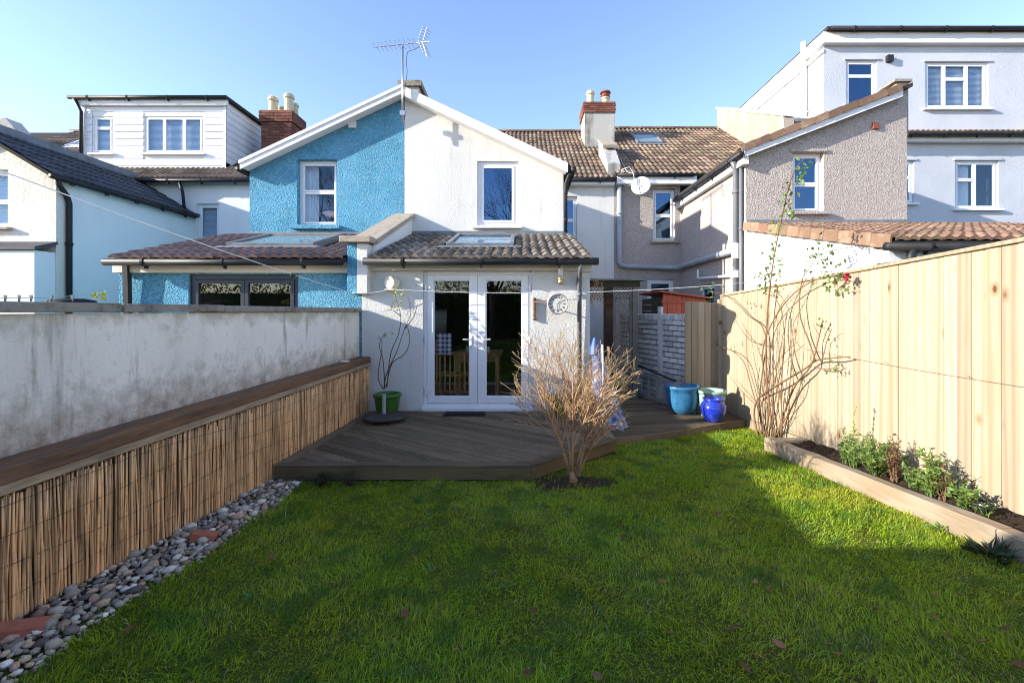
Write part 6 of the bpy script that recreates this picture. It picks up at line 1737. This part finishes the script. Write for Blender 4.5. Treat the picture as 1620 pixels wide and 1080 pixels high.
ok &= ~in_poly(gx, gy, dpoly)
ok &= ~((gx > 1.11) & (gy > np.interp(gx, [1.125, 1.6, 2.3, 2.9, 3.43], [5.84, 6.0, 6.34, 6.66, 6.91])))
ok &= ~((gx < 1.13) & (gy > 5.3))
ok &= np.abs(gx) < gy * 1.32 + .35
ds = ((gx - .45) / .42) ** 2 + ((gy - 4.38) / .2) ** 2
ok &= (ds > 1.3) | (rng.random(N) < .10 + .9 * np.clip(ds - .25, 0, 1) * (.6 + .4 * np.sin(gx * 31) * np.sin(gy * 37)))
thin = nz(gx, gy, 4.0, 1.0) * .5 + nz(gx, gy, 11.0, 2.0) * .5
ok &= rng.random(N) < np.clip(.78 + .6 * thin, .14, 1)
gx, gy = gx[ok], gy[ok]; n = len(gx)
gz_ = -0.08 - 0.043 * (gy - 2.6) + 0.012 * np.sin(gx * 1.7 + 0.6) * np.sin(gy * 1.3 + 1.1) - .004
cl = nz(gx, gy, 6.0, .3) * .6 + nz(gx, gy, 15.0, 3.1) * .4
hgt = (.024 + .026 * rng.random(n) ** 1.8) * (1 + .75 * np.clip(cl, -.7, 1)) * np.where(rng.random(n) < .05, 1.8, 1.0)
wid = rng.uniform(.0014, .0028, n) * (1 + np.clip(gy - 3.5, 0, 3) * .16)
flow = nz(gx, gy, 3.1, 5.0) * 3.0 + nz(gx, gy, 9.0, 7.0) * 1.5
az = flow + rng.normal(0, 1.0, n)
lean = np.clip(rng.normal(.8, .35, n), .05, 1.6)
fx, fy = np.cos(az), np.sin(az)
sa_ = rng.uniform(0, 2 * np.pi, n); sxv, syv = np.cos(sa_) * wid, np.sin(sa_) * wid
co = np.empty((n, 5, 3), np.float32)
co[:, 0] = np.stack([gx - sxv, gy - syv, gz_], 1); co[:, 1] = np.stack([gx + sxv, gy + syv, gz_], 1)
mx_, my_ = gx + fx * hgt * lean * .38, gy + fy * hgt * lean * .38
mz_ = gz_ + hgt * (.62 - .1 * lean)
co[:, 2] = np.stack([mx_ + sxv * .8, my_ + syv * .8, mz_], 1); co[:, 3] = np.stack([mx_ - sxv * .8, my_ - syv * .8, mz_], 1)
co[:, 4] = np.stack([gx + fx * hgt * lean * 1.05, gy + fy * hgt * lean * 1.05, gz_ + hgt * np.clip(1.05 - .45 * lean, .2, 1)], 1)
me = bpy.data.meshes.new('grass')
me.vertices.add(n * 5); me.vertices.foreach_set('co', co.ravel())
base_i = (np.arange(n) * 5)[:, None]
quad = base_i + np.array([[0, 1, 2, 3]]); tri = base_i + np.array([[3, 2, 4]])
loops = np.concatenate([quad, tri], 1).ravel()
me.loops.add(n * 7); me.loops.foreach_set('vertex_index', loops.astype(np.int32))
st_ = np.stack([np.arange(n) * 7, np.arange(n) * 7 + 4], 1).ravel()
me.polygons.add(n * 2); me.polygons.foreach_set('loop_start', st_.astype(np.int32))
me.update(calc_edges=True); me.validate()
me.materials.append(MAT['grass']); me.materials.append(MAT['straw'])
mi = (rng.random(n) < .025 + .07 * np.clip(nz(gx, gy, 2.2, 9.0), 0, 1)).astype(np.int32)
me.polygons.foreach_set('material_index', np.repeat(mi, 2))
go = bpy.data.objects.new('grass', me); COL.objects.link(go)
tag(go, 'short rough green grass covering the garden lawn', 'grass', kind='stuff')

lr_ = random.Random(19)
lmesh = []
for k in range(5):
    vs = []; L, Wd = 1.0, lr_.uniform(.5, .75); cu = lr_.uniform(.2, .6)
    prof = [0.02, .55, .95, .8, .45, .03]
    for i, w_ in enumerate(prof):
        t = i / 5 - .5
        z = cu * (t * t) * 1.5
        vs += [(t * L, -w_ * Wd / 2, z + cu * .35 * w_ * lr_.uniform(.6, 1.2)), (t * L, 0, z), (t * L, w_ * Wd / 2, z + cu * .35 * w_ * lr_.uniform(.3, 1))]
    fs = []
    for i in range(5): fs += [(3 * i, 3 * i + 1, 3 * i + 4, 3 * i + 3), (3 * i + 1, 3 * i + 2, 3 * i + 5, 3 * i + 4)]
    lmesh.append(MB().add(vs, fs).mesh('fallen_leaf', 'dead_leaf', smooth=True, fix=False))
spots = [(1120, 905), (1195, 922), (1165, 990), (1155, 995), (1232, 1020), (1215, 935), (845, 965), (640, 975), (575, 1027), (903, 803), (1118, 745), (1295, 775), (1258, 752), (1225, 782), (1480, 945), (1518, 946), (1447, 965), (1478, 980), (1419, 986), (1310, 1022), (1325, 1035), (1385, 968), (1500, 1012), (1612, 1055), (1545, 880), (1360, 845), (1150, 870), (1138, 812), (1240, 830), (430, 885), (205, 998), (835, 1062), (945, 1070), (1180, 1060), (720, 1030), (1060, 1000), (985, 850), (1050, 920), (1590, 1000), (1555, 1020)]
for (px, py) in spots:
    y = 3.0
    for _ in range(6): y = F * (CZ - lawn_z(0, y) - .03) / (py - CY)
    x = X(px, y)
    s = lr_.uniform(.035, .07)
    o = inst('fallen_leaf', lr_.choice(lmesh), None, Matrix.Translation((x, y, lawn_z(x, y) + .028 + lr_.uniform(0, .008))) @ Matrix.Rotation(lr_.uniform(0, 6.28), 4, 'Z') @ Matrix.Rotation(lr_.uniform(-.5, .5), 4, 'X') @ Matrix.Rotation(lr_.uniform(-.4, .4), 4, 'Y') @ Matrix.Diagonal((s, s, s, 1)))
    tag(o, 'small curled brown dead leaf lying on the lawn', 'leaf', 'fallen leaves on the lawn')

# broad leaved weeds and moss tufts scattered through the lawn
wr = random.Random(90); wm = MB()
for _ in range(90):
    y = 1.9 + 3.8 * wr.random() ** 1.2; x = wr.uniform(-1.9, 2.8)
    if y > 4.3 and x < 1.3: continue
    if x > slx(y) - .1 or abs(x) > y * 1.2: continue
    p = Vector((x, y, lawn_z(x, y) + .012))
    for k in range(wr.randrange(4, 9)):
        a = wr.uniform(0, 6.28)
        leaf(wm, p + Vector((.01 * math.cos(a), .01 * math.sin(a), 0)), Vector((math.cos(a), math.sin(a), wr.uniform(.3, .8))), wr.uniform(.03, .06), wr.uniform(.015, .025), wr, .1)
tag(wm.build('lawn_weeds', 'leaf_lawn', fix=False), 'small broad leaved weeds growing through the lawn', 'weeds', kind='stuff')
